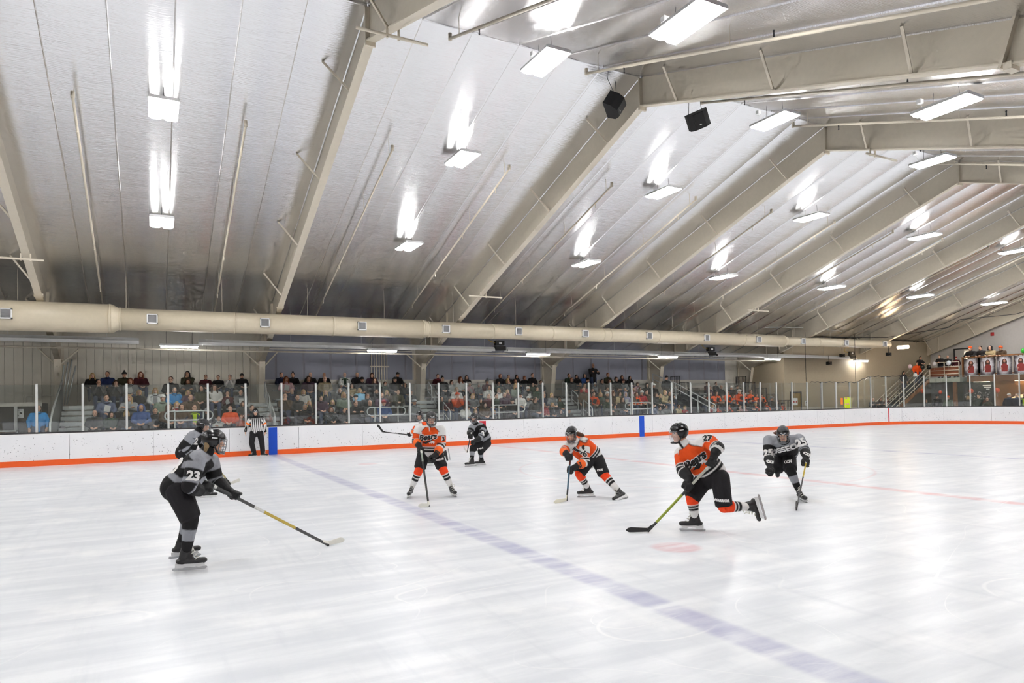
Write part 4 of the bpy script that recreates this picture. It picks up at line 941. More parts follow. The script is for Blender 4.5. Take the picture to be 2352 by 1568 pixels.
b=MB(); b.tube([(35.5,28.6,5.55),(35.6,28.6,5.58),(41.8,27.2,5.6),(45.6,25.4,6.2),(46.2,25.0,6.7),(47.6,22.5,6.8),(48.5,20,7.4)],.02,6); tag(b.build('cable',BLACK),'thick black cable sagging below the roof at far right','cable')
for x,y,z0,z1,l in ((33.4,26.6,2.8,5.6,'left'),(38.2,26.85,2.8,5.65,'right')):
    b=MB(); b.tube([(x,y,z0-.05),(x,y,z1)],.012,5); tag(b.build('cable',BLACK),'thin black vertical cable hanging by the far corner, %s one'%l,'cable')

# thin curved track, small red light and the banners on the wall behind the camera (seen mirrored in the glass)
b=MB(); b.tube([(31.7,28,5.97),(33,28,6.03),(34.4,27.9,6.05),(36.5,27.6,5.98),(37.8,27.4,5.88)],.025,8); tag(b.build('curtain_track',ALUP,smooth=True),'thin curved silver track hanging above the far end of the duct','track')
t=thing('alarm_light','small red light on the pale end wall above the balcony','light',(XEND-.05,25.2,5.8)); b=MB(); b.box(-.05,-.09,0,.05,.09,.22); b.build('case',plain('red alarm plastic',(206,60,66),.4),t)
def banner(name,x0,x1,z0,z1,txt,lab,size,extra=0):
    t=thing(name,lab,'banner',((x0+x1)/2,-4.36,z0),'cloth banners on the wall behind the camera'); b=MB(); b.box(-(x1-x0)/2,-.01,0,(x1-x0)/2,.01,z1-z0); b.build('cloth',PAPER,t)
    cu=bpy.data.curves.new('t','FONT'); cu.body=txt; cu.size=size; cu.align_x='CENTER'; cu.align_y='CENTER'; cu.offset=.02; cu.extrude=.004
    o=bpy.data.objects.new('t',cu); TS.collection.objects.link(o); TS.view_layers[0].update(); me=bpy.data.meshes.new_from_object(o.evaluated_get(TS.view_layers[0].depsgraph)); bpy.data.objects.remove(o)
    me.transform(Matrix.Rotation(PI,4,'Z')@Matrix.Rotation(PI/2,4,'X')); me.materials.clear(); me.materials.append(BLKL); q=bpy.data.objects.new('lettering',me); link(q,t); q.location=(-extra,.025,(z1-z0)*.5)
    return t
t=banner('wall_banner',20.5,33.0,2.0,3.9,'Home of the','long white banner reading home of the, with a black paw mark, behind the camera',1.5,1.0)
b=MB(); b.ball((5.3,.02,.8),(.36,.02,.32),14,8)
for i in range(5): b.ball((5.3+(i-2)*.24,.02,1.3-.07*abs(i-2)),(.1,.02,.16),10,6)
b.build('paw_print',BLKL,t)
banner('wall_banner',13.0,19.5,2.1,3.8,'BEARS','white banner with heavy black capitals behind the camera',1.4)

for y in (24.6,22.2,19.8):  # added fill lights that brighten the lobby front below the deck
    t=thing('lobby_fill_lamp','added warm fill light under the balcony deck, %s one'%{24.6:'left',22.2:'middle',19.8:'right'}[y],'lamp',(BX+.14,y,2.72),'added fill lights under the balcony'); b=MB(); b.box(-.07,-.5,-.05,.07,.5,0); b.build('housing',WHITE,t); b=MB(); b.box(-.05,-.47,-.07,.05,.47,-.05); b.build('lens',emit('warm lobby fill lens',(1,.8,.55),3.5),t)

t=thing('pipe_bundle','row of thin tan vertical pipes on the grey wall behind the second stand','pipes',(10.0,YW-.26,3.1)); 
for i in range(7): b=MB(); b.tube([(-.42+.13*i,0,-.9),(-.42+.13*i,0,1.45)],.025,6); b.build('pipe',STEEL,t,True)
b=MB(); b.box(-.5,-.03,.6,.48,.0,.66); b.build('strap',STEEL,t)
PLAYERS=[{'team':'d','label':'person in black and grey uniform with number 23,crouching nearest at left','face':[0.99,0.075,-0.118],'toeR':[0.992,-0.123,0.0],'toeL':[1.0,0.007,0.0],'upR':[0.05,-0.002,0.999],'upL':[0.05,-0.002,0.999],'axR':[0.874,-0.141,-0.465],'axL':[0.874,-0.141,-0.465],'text':[{'s':'23','at':[0.198,8.677,1.206],'n':[-0.845,-0.306,0.44],'up':[0.447,-0.019,0.894],'size':0.27,'off':0.006},{'s':'23','at':[0.393,8.368,1.093],'n':[-0.043,-0.994,0.1],'up':[0.148,-0.006,0.989],'size':0.14}],'hair':{'pts':[([0.56,8.681,1.444],0.035),([0.547,8.662,1.381],0.03),([0.525,8.642,1.318],0.015)],'rgb':(150,126,92)},'stick':{'lab':'black and yellow hockey stick with white taped blade,held by nearest left player','secs':[(0,0.36,(30,30,30)),(0.36,0.44,(200,200,196)),(0.44,0.7,(176,150,40)),(0.7,1,(28,28,29))],'tape':(226,224,214),'butt':[0.541,8.632,0.989],'heel':[2.036,9.067,0.012],'toe':[2.251,9.198,0.012]},'J':{'neck':[0.537,8.712,1.313],'head':[0.632,8.728,1.449],'sR':[0.438,8.526,1.26],'sL':[0.604,8.919,1.204],'eR':[0.355,8.45,0.976],'eL':[0.663,8.917,0.973],'wR':[0.471,8.545,0.901],'wL':[0.771,8.812,0.869],'gR':[0.551,8.611,0.945],'gL':[0.847,8.749,0.813],'pel':[0.24,8.745,0.955],'hR':[0.236,8.615,0.918],'hL':[0.27,8.874,0.9],'kR':[0.37,8.549,0.593],'kL':[0.387,9.069,0.563],'aR':[0.316,8.571,0.179],'aL':[0.292,9.281,0.182]},'root':[0.372,8.569,0.0]},{'team':'d','label':'person in black and grey uniform bent over behind the nearest left player','face':[0.946,-0.303,-0.116],'toeR':[0.998,-0.065,0.0],'toeL':[0.998,-0.065,0.0],'upR':[0.0,0.0,1.0],'upL':[0.0,0.0,1.0],'axR':[0.623,-0.041,-0.781],'axL':[0.623,-0.041,-0.781],'text':[{'s':'2','at':[0.782,15.139,1.168],'n':[0.223,-0.97,0.095],'up':[0.099,-0.006,0.995],'size':0.17}],'stick':{'lab':'hockey stick with pale taped blade behind the nearest left player','butt':[0.966,15.327,0.895],'heel':[1.425,15.297,0.233],'toe':[1.613,15.285,0.293],'secs':[(0,0.5,(40,40,40)),(0.5,0.8,(170,160,120)),(0.8,1,(40,40,40))],'tape':(224,222,212)},'J':{'neck':[0.804,15.338,1.347],'head':[0.913,15.331,1.474],'sR':[0.702,15.164,1.278],'sL':[0.865,15.514,1.27],'eR':[0.534,15.155,1.083],'eL':[0.989,15.526,0.882],'wR':[0.74,15.192,0.791],'wL':[1.094,15.369,0.724],'gR':[0.955,15.328,0.827],'gL':[1.136,15.316,0.657],'pel':[0.567,15.403,0.956],'hR':[0.562,15.273,0.919],'hL':[0.591,15.512,0.914],'kR':[0.846,15.285,0.54],'kL':[0.755,15.541,0.478],'aR':[0.949,15.328,0.129],'aL':[0.627,15.55,0.13]},'root':[1.0,15.325,-0.0]},{'team':'o','label':'person in orange jersey with word mark,standing with feet wide on the ice','face':[-0.215,-0.972,-0.098],'ya':0.2,'toeR':[-0.493,-0.87,0.0],'toeL':[-0.122,-0.993,0.0],'upR':[0.268,-0.103,0.958],'upL':[-0.226,0.087,0.97],'axR':[0.12,-0.046,-0.992],'axL':[-0.649,-0.289,-0.704],'text':[{'s':'Bears','at':[4.757,12.534,1.196],'n':[-0.358,-0.932,0.05],'up':[-0.111,0.043,0.993],'size':0.155,'shear':0.3,'c':'k','out':1,'off':0.008},{'poly':[(-0.5,0.05),(-0.2,-0.02),(0.2,0.05),(0.5,0.2),(0.2,-0.02),(0,-0.12),(-0.12,-0.15),(-0.3,-0.06)],'at':[4.756,12.535,1.116],'n':[-0.358,-0.932,0.05],'up':[-0.047,0.018,0.999],'size':0.32,'w':0},{'poly':BEAR,'at':[4.848,12.5,1.085],'n':[-0.264,-0.963,0.05],'size':0.13},{'s':'3','at':[5.084,12.516,1.149],'n':[0.097,-0.994,0.045],'up':[-0.047,0.018,0.999],'size':0.12,'c':'k','out':1},{'poly':[(-0.1,0.5),(0.1,0.5),(0.06,-0.2),(0,-0.5),(-0.06,-0.2)],'at':[4.792,12.521,1.366],'n':[-0.344,-0.894,0.287],'size':0.1}],'gtext':('STX',0),'ptext':[{'s':'Reebok','at':[4.987,12.5,0.752],'n':[-0.075,-0.993,0.095],'up':[-0.138,0.053,0.989],'size':0.06}],'stick':{'lab':'black hockey stick with white taped blade,held by orange player with feet wide','butt':[4.611,12.516,0.992],'heel':[4.368,11.493,0.01],'toe':[4.171,11.427,0.01],'secs':[(0,0.1,(220,220,214)),(0.1,0.25,(150,160,150)),(0.25,1,(32,32,33))],'tape':(228,226,216)},'J':{'neck':[4.874,12.682,1.377],'head':[4.877,12.627,1.556],'sR':[4.677,12.779,1.334],'sL':[5.077,12.626,1.317],'eR':[4.608,12.774,1.107],'eL':[5.075,12.594,1.031],'wR':[4.589,12.599,1.052],'wL':[4.923,12.47,0.866],'gR':[4.62,12.512,0.942],'gL':[4.803,12.474,0.78],'pel':[4.892,12.761,0.872],'hR':[4.768,12.798,0.84],'hL':[5.015,12.703,0.833],'kR':[4.648,12.683,0.597],'kL':[5.049,12.529,0.599],'aR':[4.523,12.864,0.16],'aL':[5.246,12.511,0.162]},'root':[4.881,12.701,0.0]},{'team':'o','label':'person in orange jersey skating left,hidden behind the wide standing orange player','face':[-0.78,-0.624,-0.051],'toeL':[-0.965,0.262,0.0],'toeR':[0.139,-0.053,-0.989],'upL':[0.0,0.0,1.0],'upR':[-0.916,0.35,0.196],'axL':[-0.931,0.356,0.08],'axR':[-0.931,0.356,0.08],'text':[{'s':'17','at':[6.719,18.88,1.035],'n':[-0.53,-0.842,0.098],'up':[0.268,-0.102,0.958],'size':0.17,'c':'k','out':1}],'stick':{'lab':'black hockey stick raised level,its blade pointing up left against the boards','butt':[7.104,19.108,0.881],'heel':[5.96,19.47,1.044],'toe':[5.818,19.524,1.239],'secs':[(0,0.6,(34,34,34)),(0.6,0.75,(120,120,120)),(0.75,1,(34,34,34))],'tape':(40,40,40),'bt':(40,40,40)},'J':{'neck':[7.091,19.167,1.283],'head':[7.039,19.165,1.485],'sL':[6.907,19.023,1.163],'sR':[7.195,19.341,1.178],'eL':[6.773,19.031,1.007],'eR':[7.023,19.321,0.924],'wL':[6.74,19.086,0.975],'wR':[6.929,19.25,0.93],'gL':[6.719,19.18,0.944],'gR':[6.975,19.19,0.904],'pel':[7.297,19.141,0.725],'hL':[7.243,19.002,0.669],'hR':[7.308,19.234,0.655],'kL':[7.139,19.041,0.392],'kR':[7.491,19.121,0.348],'aL':[7.281,19.094,0.156],'aR':[7.762,19.071,0.327]},'root':[7.289,19.091,0.0]},{'team':'d','label':'person with dark beard in black and grey uniform number 2,bending by the far boards','face':[-0.621,-0.775,-0.116],'toeR':[-0.996,0.094,0.0],'toeL':[-0.973,0.231,0.0],'upR':[0.0,0.0,1.0],'upL':[0.0,0.0,1.0],'axR':[-0.175,-0.028,-0.984],'axL':[-0.178,0.082,-0.981],'beard':(60,44,38),'text':[{'s':'2','at':[8.54,17.942,0.947],'n':[-0.23,-0.968,0.098],'up':[-0.178,0.082,0.981],'size':0.17}],'ptext':[{'s':'Reebok','at':[8.414,17.89,0.522],'n':[-0.415,-0.904,0.1],'up':[-0.22,0.101,0.97],'size':0.06}],'stick':{'lab':'dark hockey stick held low by the bearded player near the far boards','butt':[8.153,17.922,0.993],'heel':[8.066,18.05,0.412],'toe':[8.118,18.466,0.516],'secs':[(0,0.35,(110,30,40)),(0.35,1,(52,52,54))],'tape':(214,212,204)},'J':{'neck':[8.446,18.206,1.198],'head':[8.343,18.143,1.4],'sR':[8.295,18.187,1.118],'sL':[8.629,18.099,1.088],'eR':[8.186,18.105,0.975],'eL':[8.454,17.938,0.834],'wR':[8.147,17.98,0.96],'wL':[8.296,17.9,0.768],'gR':[8.142,17.927,0.889],'gL':[8.179,17.888,0.717],'pel':[8.74,18.246,0.703],'hR':[8.616,18.238,0.644],'hL':[8.79,18.202,0.638],'kR':[8.293,18.166,0.503],'kL':[8.517,18.085,0.443],'aR':[8.226,18.074,0.152],'aL':[8.649,18.3,0.141]},'root':[8.38,18.236,0.0]},{'team':'o','ya':0.3,'label':'person in orange jersey with captain letter and ponytail,striding low toward the left','face':[-0.842,-0.492,-0.222],'toeR':[-0.931,0.366,0.0],'toeL':[-0.965,-0.092,-0.244],'upR':[-0.041,0.029,0.999],'upL':[-0.47,0.335,0.817],'axR':[-0.057,0.041,-0.998],'axL':[-0.057,0.041,-0.998],'text':[{'s':'6','at':[7.202,10.669,0.854],'n':[-0.321,-0.942,0.095],'up':[0.0,0.0,1.0],'size':0.15,'c':'k','out':1},{'poly':[(-0.3,0.1),(-0.15,0.45),(0.2,0.5),(0.35,0.25),(0.25,-0.1),(0.3,-0.4),(0,-0.55),(-0.25,-0.3)],'at':[7.183,10.683,0.993],'n':[-0.393,-0.875,0.282],'size':0.09,'w':0},{'s':'Bears','at':[7.038,10.724,0.907],'n':[-0.726,-0.681,-0.098],'up':[0.364,-0.26,0.894],'size':0.09,'shear':0.3,'c':'k','out':1}],'gtext':('STX',0),'ptext':[{'s':'CCM','at':[7.45,10.553,0.534],'n':[-0.581,-0.814,0.0],'up':[-0.16,0.114,0.981],'size':0.05}],'hair':{'pts':[([7.148,10.891,1.246],0.04),([7.23,10.894,1.219],0.045),([7.308,10.901,1.197],0.035),([7.348,10.896,1.177],0.012)],'rgb':(92,60,40)},'stick':{'lab':'blue grey hockey stick with cream blade,held upright by the low striding player','butt':[6.897,10.69,0.88],'heel':[6.768,10.657,0.01],'toe':[6.391,10.442,0.01],'secs':[(0,0.25,(90,40,36)),(0.25,0.75,(70,104,124)),(0.75,1,(44,44,46))],'tape':(232,228,208)},'J':{'neck':[7.195,10.957,1.052],'head':[7.042,10.869,1.229],'sR':[7.004,10.97,0.968],'sL':[7.29,10.815,0.999],'eR':[6.861,10.875,0.907],'eL':[7.233,10.708,0.693],'wR':[6.809,10.74,0.893],'wL':[7.037,10.676,0.644],'gR':[6.879,10.69,0.821],'gL':[6.886,10.71,0.578],'pel':[7.573,10.933,0.744],'hR':[7.462,10.914,0.721],'hL':[7.626,10.87,0.721],'kR':[7.164,10.819,0.476],'kL':[7.617,10.655,0.448],'aR':[7.419,10.902,0.157],'aL':[7.741,10.338,0.132]},'root':[7.617,10.68,0.0]},{'team':'o','label':'person in orange jersey with clear face shield,skating hard left with one leg raised','face':[-0.894,0.433,-0.114],'toeR':[-0.77,0.638,0.0],'toeL':[0.113,-0.234,-0.966],'upR':[-0.037,0.034,0.999],'upL':[-0.663,0.742,-0.099],'axR':[-0.502,0.461,-0.732],'axL':[-0.502,0.461,-0.732],'shield':True,'ya':-0.5,'skin':(214,164,138),'text':[{'s':'Bears','at':[6.599,7.118,0.992],'n':[-0.807,-0.59,0.0],'up':[-0.442,0.406,0.8],'size':0.15,'shear':0.3,'c':'k','out':1},{'poly':BEAR,'at':[6.659,6.995,0.975],'n':[-0.676,-0.737,0.0],'up':[-0.073,0.067,0.995],'size':0.14},{'poly':[(-0.5,0.0),(0.5,0.25),(0.45,0.12),(-0.1,-0.15)],'at':[6.599,7.05,0.936],'n':[-0.807,-0.59,0.0],'up':[-0.485,0.445,0.753],'size':0.26,'w':0},{'s':'27','at':[6.742,6.987,1.32],'n':[-0.517,-0.707,0.483],'up':[0.318,0.21,0.925],'size':0.12,'c':'k','out':1}],'ptext':[{'s':'WARRIOR','at':[6.791,6.806,0.463],'n':[-0.746,-0.666,0.0],'up':[0.022,-0.02,1.0],'size':0.045}],'glovec':((26,26,27),(26,26,27)),'stick':{'lab':'hockey stick with green shaft and black taped blade,held by the hard skating player','butt':[6.773,6.958,0.96],'heel':[6.121,7.54,0.01],'toe':[5.833,7.636,0.01],'secs':[(0,0.3,(190,190,176)),(0.3,0.45,(40,40,40)),(0.45,0.86,(150,164,50)),(0.86,1,(38,38,38))],'tape':(44,43,44)},'J':{'neck':[6.661,7.333,1.19],'head':[6.58,7.366,1.377],'sL':[6.822,7.048,1.275],'sR':[6.698,7.461,1.072],'eL':[6.825,6.883,1.177],'eR':[6.594,7.326,0.853],'wL':[6.764,6.871,1.115],'wR':[6.596,7.202,0.767],'gL':[6.77,6.934,0.99],'gR':[6.567,7.174,0.644],'pel':[7.011,7.147,0.779],'hR':[6.924,7.281,0.681],'hL':[6.986,7.007,0.748],'kR':[6.701,7.268,0.471],'kL':[6.948,6.906,0.371],'aR':[6.743,7.257,0.168],'aL':[7.362,6.824,0.346]},'root':[6.696,7.3,0.0]},{'team':'d','label':'person in black and grey uniform number 25,leaning forward and skating at the camera','face':[-0.715,-0.637,-0.287],'hup':[-0.257,-0.207,0.944],'toeR':[0.153,0.123,-0.981],'toeL':[-0.451,-0.888,-0.091],'upR':[-0.775,-0.624,-0.1],'upL':[-0.207,0.257,0.944],'axR':[-0.53,-0.018,-0.848],'axL':[-0.123,0.153,-0.981],'text':[{'s':'25','at':[9.704,8.565,0.869],'n':[-0.908,-0.42,0.0],'up':[-0.062,0.077,0.995],'size':0.16},{'s':'25','at':[10.093,8.162,1.061],'n':[-0.488,-0.868,0.092],'up':[-0.207,0.257,0.944],'size':0.17},{'s':'OSSEO','at':[9.906,8.394,0.887],'n':[-0.746,-0.601,-0.287],'up':[-0.412,0.077,0.908],'size':0.16}],'gtext':('CCM',1),'ptext':[{'s':'CCM','at':[9.945,8.346,0.699],'n':[-0.779,-0.627,0.0],'up':[-0.123,0.153,0.981],'size':0.06}],'hair':{'pts':[([9.817,8.425,1.239],0.04),([9.827,8.492,1.224],0.03),([9.818,8.535,1.229],0.012)],'rgb':(84,54,40)},'stick':{'lab':'hockey stick with yellow upper shaft,held one handed by number 25','butt':[9.984,7.978,0.774],'heel':[9.302,7.654,0.01],'toe':[9.835,8.12,0.01],'secs':[(0,0.36,(190,164,60)),(0.36,1,(70,68,68))],'tape':(70,66,64)},'J':{'neck':[9.976,8.434,1.072],'head':[9.782,8.292,1.215],'sR':[9.883,8.694,1.076],'sL':[10.198,8.302,1.104],'eR':[9.781,8.628,0.862],'eL':[10.123,8.124,0.927],'wR':[9.681,8.513,0.678],'wL':[10.011,8.009,0.84],'gR':[9.652,8.454,0.554],'gL':[9.979,7.984,0.728],'pel':[10.407,8.76,0.81],'hR':[10.348,8.802,0.761],'hL':[10.374,8.674,0.767],'kR':[10.075,8.695,0.55],'kL':[10.109,8.429,0.564],'aR':[10.458,9.016,0.539],'aL':[10.2,8.316,0.162]},'root':[10.265,8.267,0.0]},{'team':'r','label':'person in black and white striped shirt with orange armbands,standing at the boards','face':[-0.096,-0.994,-0.05],'toeR':[-0.944,-0.331,0.0],'toeL':[0.667,-0.745,0.0],'upR':[0.0,0.0,1.0],'upL':[0.0,0.0,1.0],'J':{'neck':[3.37,26.724,1.464],'head':[3.362,26.684,1.634],'sR':[3.189,26.747,1.411],'sL':[3.589,26.696,1.401],'eR':[3.09,26.779,1.175],'eL':[3.691,26.703,1.18],'wR':[3.017,26.748,0.941],'wL':[3.705,26.661,0.912],'gR':[3.012,26.739,0.848],'gL':[3.689,26.653,0.814],'pel':[3.409,26.719,0.907],'hR':[3.281,26.735,0.867],'hL':[3.516,26.705,0.86],'kR':[3.218,26.693,0.504],'kL':[3.573,26.648,0.484],'aR':[3.304,26.712,0.125],'aL':[3.607,26.673,0.126]},'root':[3.399,26.72,0.0]}]
for d in PLAYERS:
    d['label']=d['label'].replace(',',', ')
    player(d)
    if 'stick' in d: q=d['stick']; stick(q['lab'].replace(',',', '),q['butt'],q['heel'],q['toe'],q['secs'],q['tape'],q.get('bt',(220,220,214)))
# ---------------------------------------------------------------- spectators: one figure per pose, copied with its own clothes and hair
def m_skinobj():
    t=NT('spectator skin'); oi=t.n('ObjectInfo'); a=t.n('Attribute',attribute_name='Col'); t.bsdf(t.mix(1.0,oi.outputs['Color'],a.outputs[0],'MULTIPLY'),.55,0,None,.35); return t.mat
SKO=m_skinobj(); CLO=objcol('spectator cloth'); HRO=objcol('spectator hair',.65,.012,50)
POSE={}
def pose(nm,neck,head,elb,wri,stand=False,cross=False):
    mir=lambda p,s:V(p[0]*s,p[1],p[2])
    if stand: hip,kn,an=(.1,.0,.93),(.11,-.03,.5),(.12,.02,.09)
    else: hip,kn,an=(.1,.06,.53),(.13,-.36,.53),(.12,-.36,.09)
    N=V(neck);H=V(head);sh=(.19,neck[1]+.01,neck[2]-.06); PV=V(0,hip[1]+.02,hip[2]+.03)
    f,l,u=frame((0,-1,-.05),(0,0,1))
    b=MB(); head_parts(b,H,f,l,u,1); cap(b,H-u*.06+V(0,.02,0),N-V(0,0,.04),.055,.06); cap(b,N-V(0,0,.14),PV,.13,.13,((0,1,0),.7))
    for s in (1,-1):
        cap(b,mir(sh,s),mir(elb,s),.05,.042); w=mir(wri,s); w.x=w.x if not cross else -s*wri[0]; cap(b,mir(elb,s),w,.042,.028)
        d=(w-mir(elb,s)).normalized(); side=V(-s,0,0)
        cap(b,w,w+d*.06,.03,.038); 
        for i in range(4): o=V(0,0,1).cross(d).normalized()*(.033-.022*i); p=w+d*.08+o; q=p+d*.03-V(0,0,.008); cap(b,p,q,.0105,.01,n=6); cap(b,q,q+d*.02-V(0,0,.02),.01,.009,n=6)
        q=w+d*.04+side*.035; cap(b,q,q+d*.05+side*.012,.012,.01,n=6)
        cap(b,mir(hip,s),mir(kn,s),.08,.06); cap(b,mir(kn,s),mir(an,s),.055,.04); cap(b,mir(an,s)-V(0,0,.03),mir(an,s)+V(0,-.13,-.05),.035,.03)
    body=blob(b,.0125,1); paint(body,lambda co:face_paint(co,np.ones((len(co),3)),H,f,l,u,1,hair=np.array((.3,.22,.16))) ); body.materials.append(SKO)
    # jacket
    b=MB(); cap(b,N-V(.05,0,.15),PV+V(-.04,0,-.02),.15,.155,((0,1,0),.78)); cap(b,N-V(-.05,0,.15),PV+V(.04,0,-.02),.15,.155,((0,1,0),.78)); cap(b,N-V(0,0,.05),N+V(0,-.005,.02),.085,.075)
    cap(b,mir(sh,1)*.9,mir(sh,-1)*.9+V(0,0,sh[2]*0),.08,.08); cap(b,mir(sh,1),mir(sh,-1),.085,.085)
    for s in (1,-1):
        w=mir(wri,s); w.x=w.x if not cross else -s*wri[0]
        cap(b,mir(sh,s),mir(elb,s),.085,.068); e=mir(elb,s); cap(b,e,e+(w-e)*.9,.066,.046)
    if stand: cap(b,PV+V(0,0,.05),PV-V(0,0,.12),.17,.175,((0,1,0),.8))
    jk=blob(b,.017,3); jk.materials.append(CLO)
    b=MB(); cap(b,N-V(0,0,.15),PV+V(0,0,.0),.166,.172,((0,1,0),.78)); cap(b,V(0,N.y,sh[2]-.02)+V(.13,0,0),V(0,N.y,sh[2]-.02)-V(.13,0,0),.088,.088); vest=blob(b,.018,3); vest.materials.append(CLO)
    b=MB(); cap(b,PV+V(0,0,.04),PV-V(0,0,.03),.145,.145,((0,1,0),.9))
    for s in (1,-1): cap(b,mir(hip,s),mir(kn,s),.105,.08); cap(b,mir(kn,s),mir(an,s)+V(0,0,.02),.078,.062)
    tr=blob(b,.018,3); tr.materials.append(CLO)
    shoes=[]
    for s in (1,-1):
        b=MB(); a=mir(an,s); cap(b,a+V(0,.02,-.045),a+V(0,-.15,-.05),.045,.042,((0,0,1),.85)); cap(b,a+V(0,.01,-.04),a+V(0,.01,.03),.05,.05); m=blob(b,.015,1); m.materials.append(CLO); shoes.append(m)
    b=MB(); b.tube([N+V(.085*math.cos(a),.085*math.sin(a)-.005,.035+.01*math.sin(3*a)) for a in [2*PI*i/14 for i in range(14)]],.035,8,closed=True); cap(b,N+V(.03,-.1,.0),N+V(.05,-.14,-.2),.03,.035); sf=blob(b,.013,2); sf.materials.append(CLO)
    b=MB(); b.tube([N+V(.09*math.cos(a),.082*math.sin(a)-.005-(.02 if math.sin(a)<-.5 else 0),.02-.035*max(0,-math.sin(a))) for a in [2*PI*i/16 for i in range(16)]],[.02]*16,7,closed=True); cl=b.mesh('x',CLO,True)
    POSE[nm]=dict(collar=cl,body=body,jacket=jk,vest=vest,trousers=tr,shoes=shoes,scarf=sf,H=H)
pose('lap',(0,.04,1.0),(0,.02,1.165),(.27,-.0,.74),(.09,-.27,.64)); pose('fold',(0,.04,1.0),(0,.02,1.165),(.26,-.1,.76),(.1,-.2,.84),cross=True)
pose('chin',(0,-.02,.98),(0,-.05,1.15),(.17,-.26,.74),(.05,-.17,.99)); pose('lean',(0,-.14,.94),(0,-.2,1.09),(.2,-.3,.63),(.06,-.43,.6))
pose('stand',(0,.02,1.44),(0,.0,1.605),(.29,.03,1.16),(.26,-.06,.93),True); pose('rail',(0,-.06,1.42),(0,-.12,1.585),(.27,-.16,1.17),(.12,-.36,1.15),True); pose('foldup',(0,.02,1.44),(0,.0,1.605),(.28,-.1,1.2),(.1,-.2,1.27),True,True)
HAIR={}
def hair(nm,fn,vox=.014,sm=2):
    b=MB(); fn(b); m=blob(b,vox,sm); m.materials.append(HRO); HAIR[nm]=m
def scalp(b,k=1.0,low=.0):
    b.ball((0,.018,.045),(.083*k,.1*k,.09*k),16,10)
def h_short(b): scalp(b); b.ball((0,.05,.0),(.08,.065,.075),12,8)
def h_bob(b): 
    scalp(b,1.06); b.ball((0,.05,-.02),(.095,.075,.11),14,8)
    for s in (1,-1): cap(b,(s*.082,.0,.02),(s*.085,.0,-.1),.03,.028)
def h_long(b):
    scalp(b,1.05); b.ball((0,.06,-.04),(.095,.07,.15),14,8)
    for s in (1,-1): cap(b,(s*.082,.0,.03),(s*.1,-.02,-.2),.03,.034); cap(b,(s*.1,-.02,-.2),(s*.1,-.06,-.28),.034,.016)
def h_up(b): scalp(b,1.02); b.ball((0,.05,.0),(.08,.06,.07),12,8); b.ball((0,.06,.145),(.045,.045,.04),12,8)
def h_knit(b): b.ball((0,.006,.062),(.092,.108,.085),16,10); b.tube([(.093*math.cos(a),.006+.11*math.sin(a),.048-.012*math.sin(a)) for a in [2*PI*i/16 for i in range(16)]],.018,8,closed=True); b.ball((0,.05,-.01),(.078,.06,.07),12,8)
def h_pom(b): h_knit(b); b.ball((0,.01,.175),.038,10,8)
def h_cap(b): b.ball((0,.006,.055),(.09,.105,.085),16,10); cap(b,(.0,-.1,.055),(0,-.17,.045),.062,.055,((0,0,1),.16)); b.ball((0,.05,.0),(.078,.06,.07),12,8)
def h_hood(b):
    b.ball((0,.045,.045),(.105,.105,.11),16,10); b.ball((0,.06,-.08),(.11,.08,.1),14,8)
    for s in (1,-1): cap(b,(s*.09,-.02,.06),(s*.1,-.02,-.1),.03,.035)
for n,fn in (('s',h_short),('b',h_bob),('l',h_long),('u',h_up),('k',h_knit),('p',h_pom),('c',h_cap),('h',h_hood)): hair(n,fn)
CC=dict(bk=(34,32,33),nv=(34,40,62),nb=(46,62,110),gy=(128,130,132),dg=(66,66,66),gn=(44,58,46),ol=(66,64,46),br=(84,66,50),mr=(74,30,36),pl=(72,50,66),bl=(62,92,150),lb=(130,184,214),cb=(48,134,196),hb=(104,116,146),wh=(216,214,208),gg=(112,124,108),gb=(104,94,84),tn=(176,158,122),ye=(196,226,30),pk=(206,162,164),sl=(196,110,90),rd=(158,42,48),lv=(150,148,176),pt=(120,112,106)); CC['or']=(240,88,32)
CN=dict(bk='black',nv='navy',nb='dark blue',gy='grey',dg='charcoal',gn='dark green',ol='olive',br='brown',mr='maroon',pl='plum',bl='blue',lb='light blue',cb='bright blue',hb='grey blue',wh='white',gg='grey green',gb='taupe',tn='tan',ye='neon yellow',pk='pale pink',sl='salmon',rd='red',lv='lavender',pt='patterned'); CN['or']='orange'
HC=dict(bk=(30,26,25),br=(74,52,38),bl=(186,154,104),gy=(150,146,140),rd=(120,66,40)); HN=dict(bk='black',br='brown',bl='blond',gy='grey',rd='auburn')
HW=dict(s='short %s hair',b='bobbed %s hair',l='long %s hair',u='%s hair bun',k='%s knit hat',p='%s pompom hat',c='%s cap',h='%s hood')
GW=dict(j='jacket',h='hoodie',s='sweater',v='vest',y='jersey',t='shirt')
SKT=[(218,172,146),(208,160,134),(226,184,160),(196,148,120),(214,166,140)]
TRC=[(44,46,56),(60,72,98),(40,40,42),(74,86,110),(52,48,44)]
def copy_part(name,me,parent,rgb,loc=None):
    o=bpy.data.objects.new(name,me); o.parent=parent; col.objects.link(o); o.color=(*srgb(*rgb),1)
    if loc is not None: o.location=loc
    return o
EMB=MB().box(-.09,-.005,-.11,.09,.005,.11).mesh('x',objcol('jersey emblem ink'))
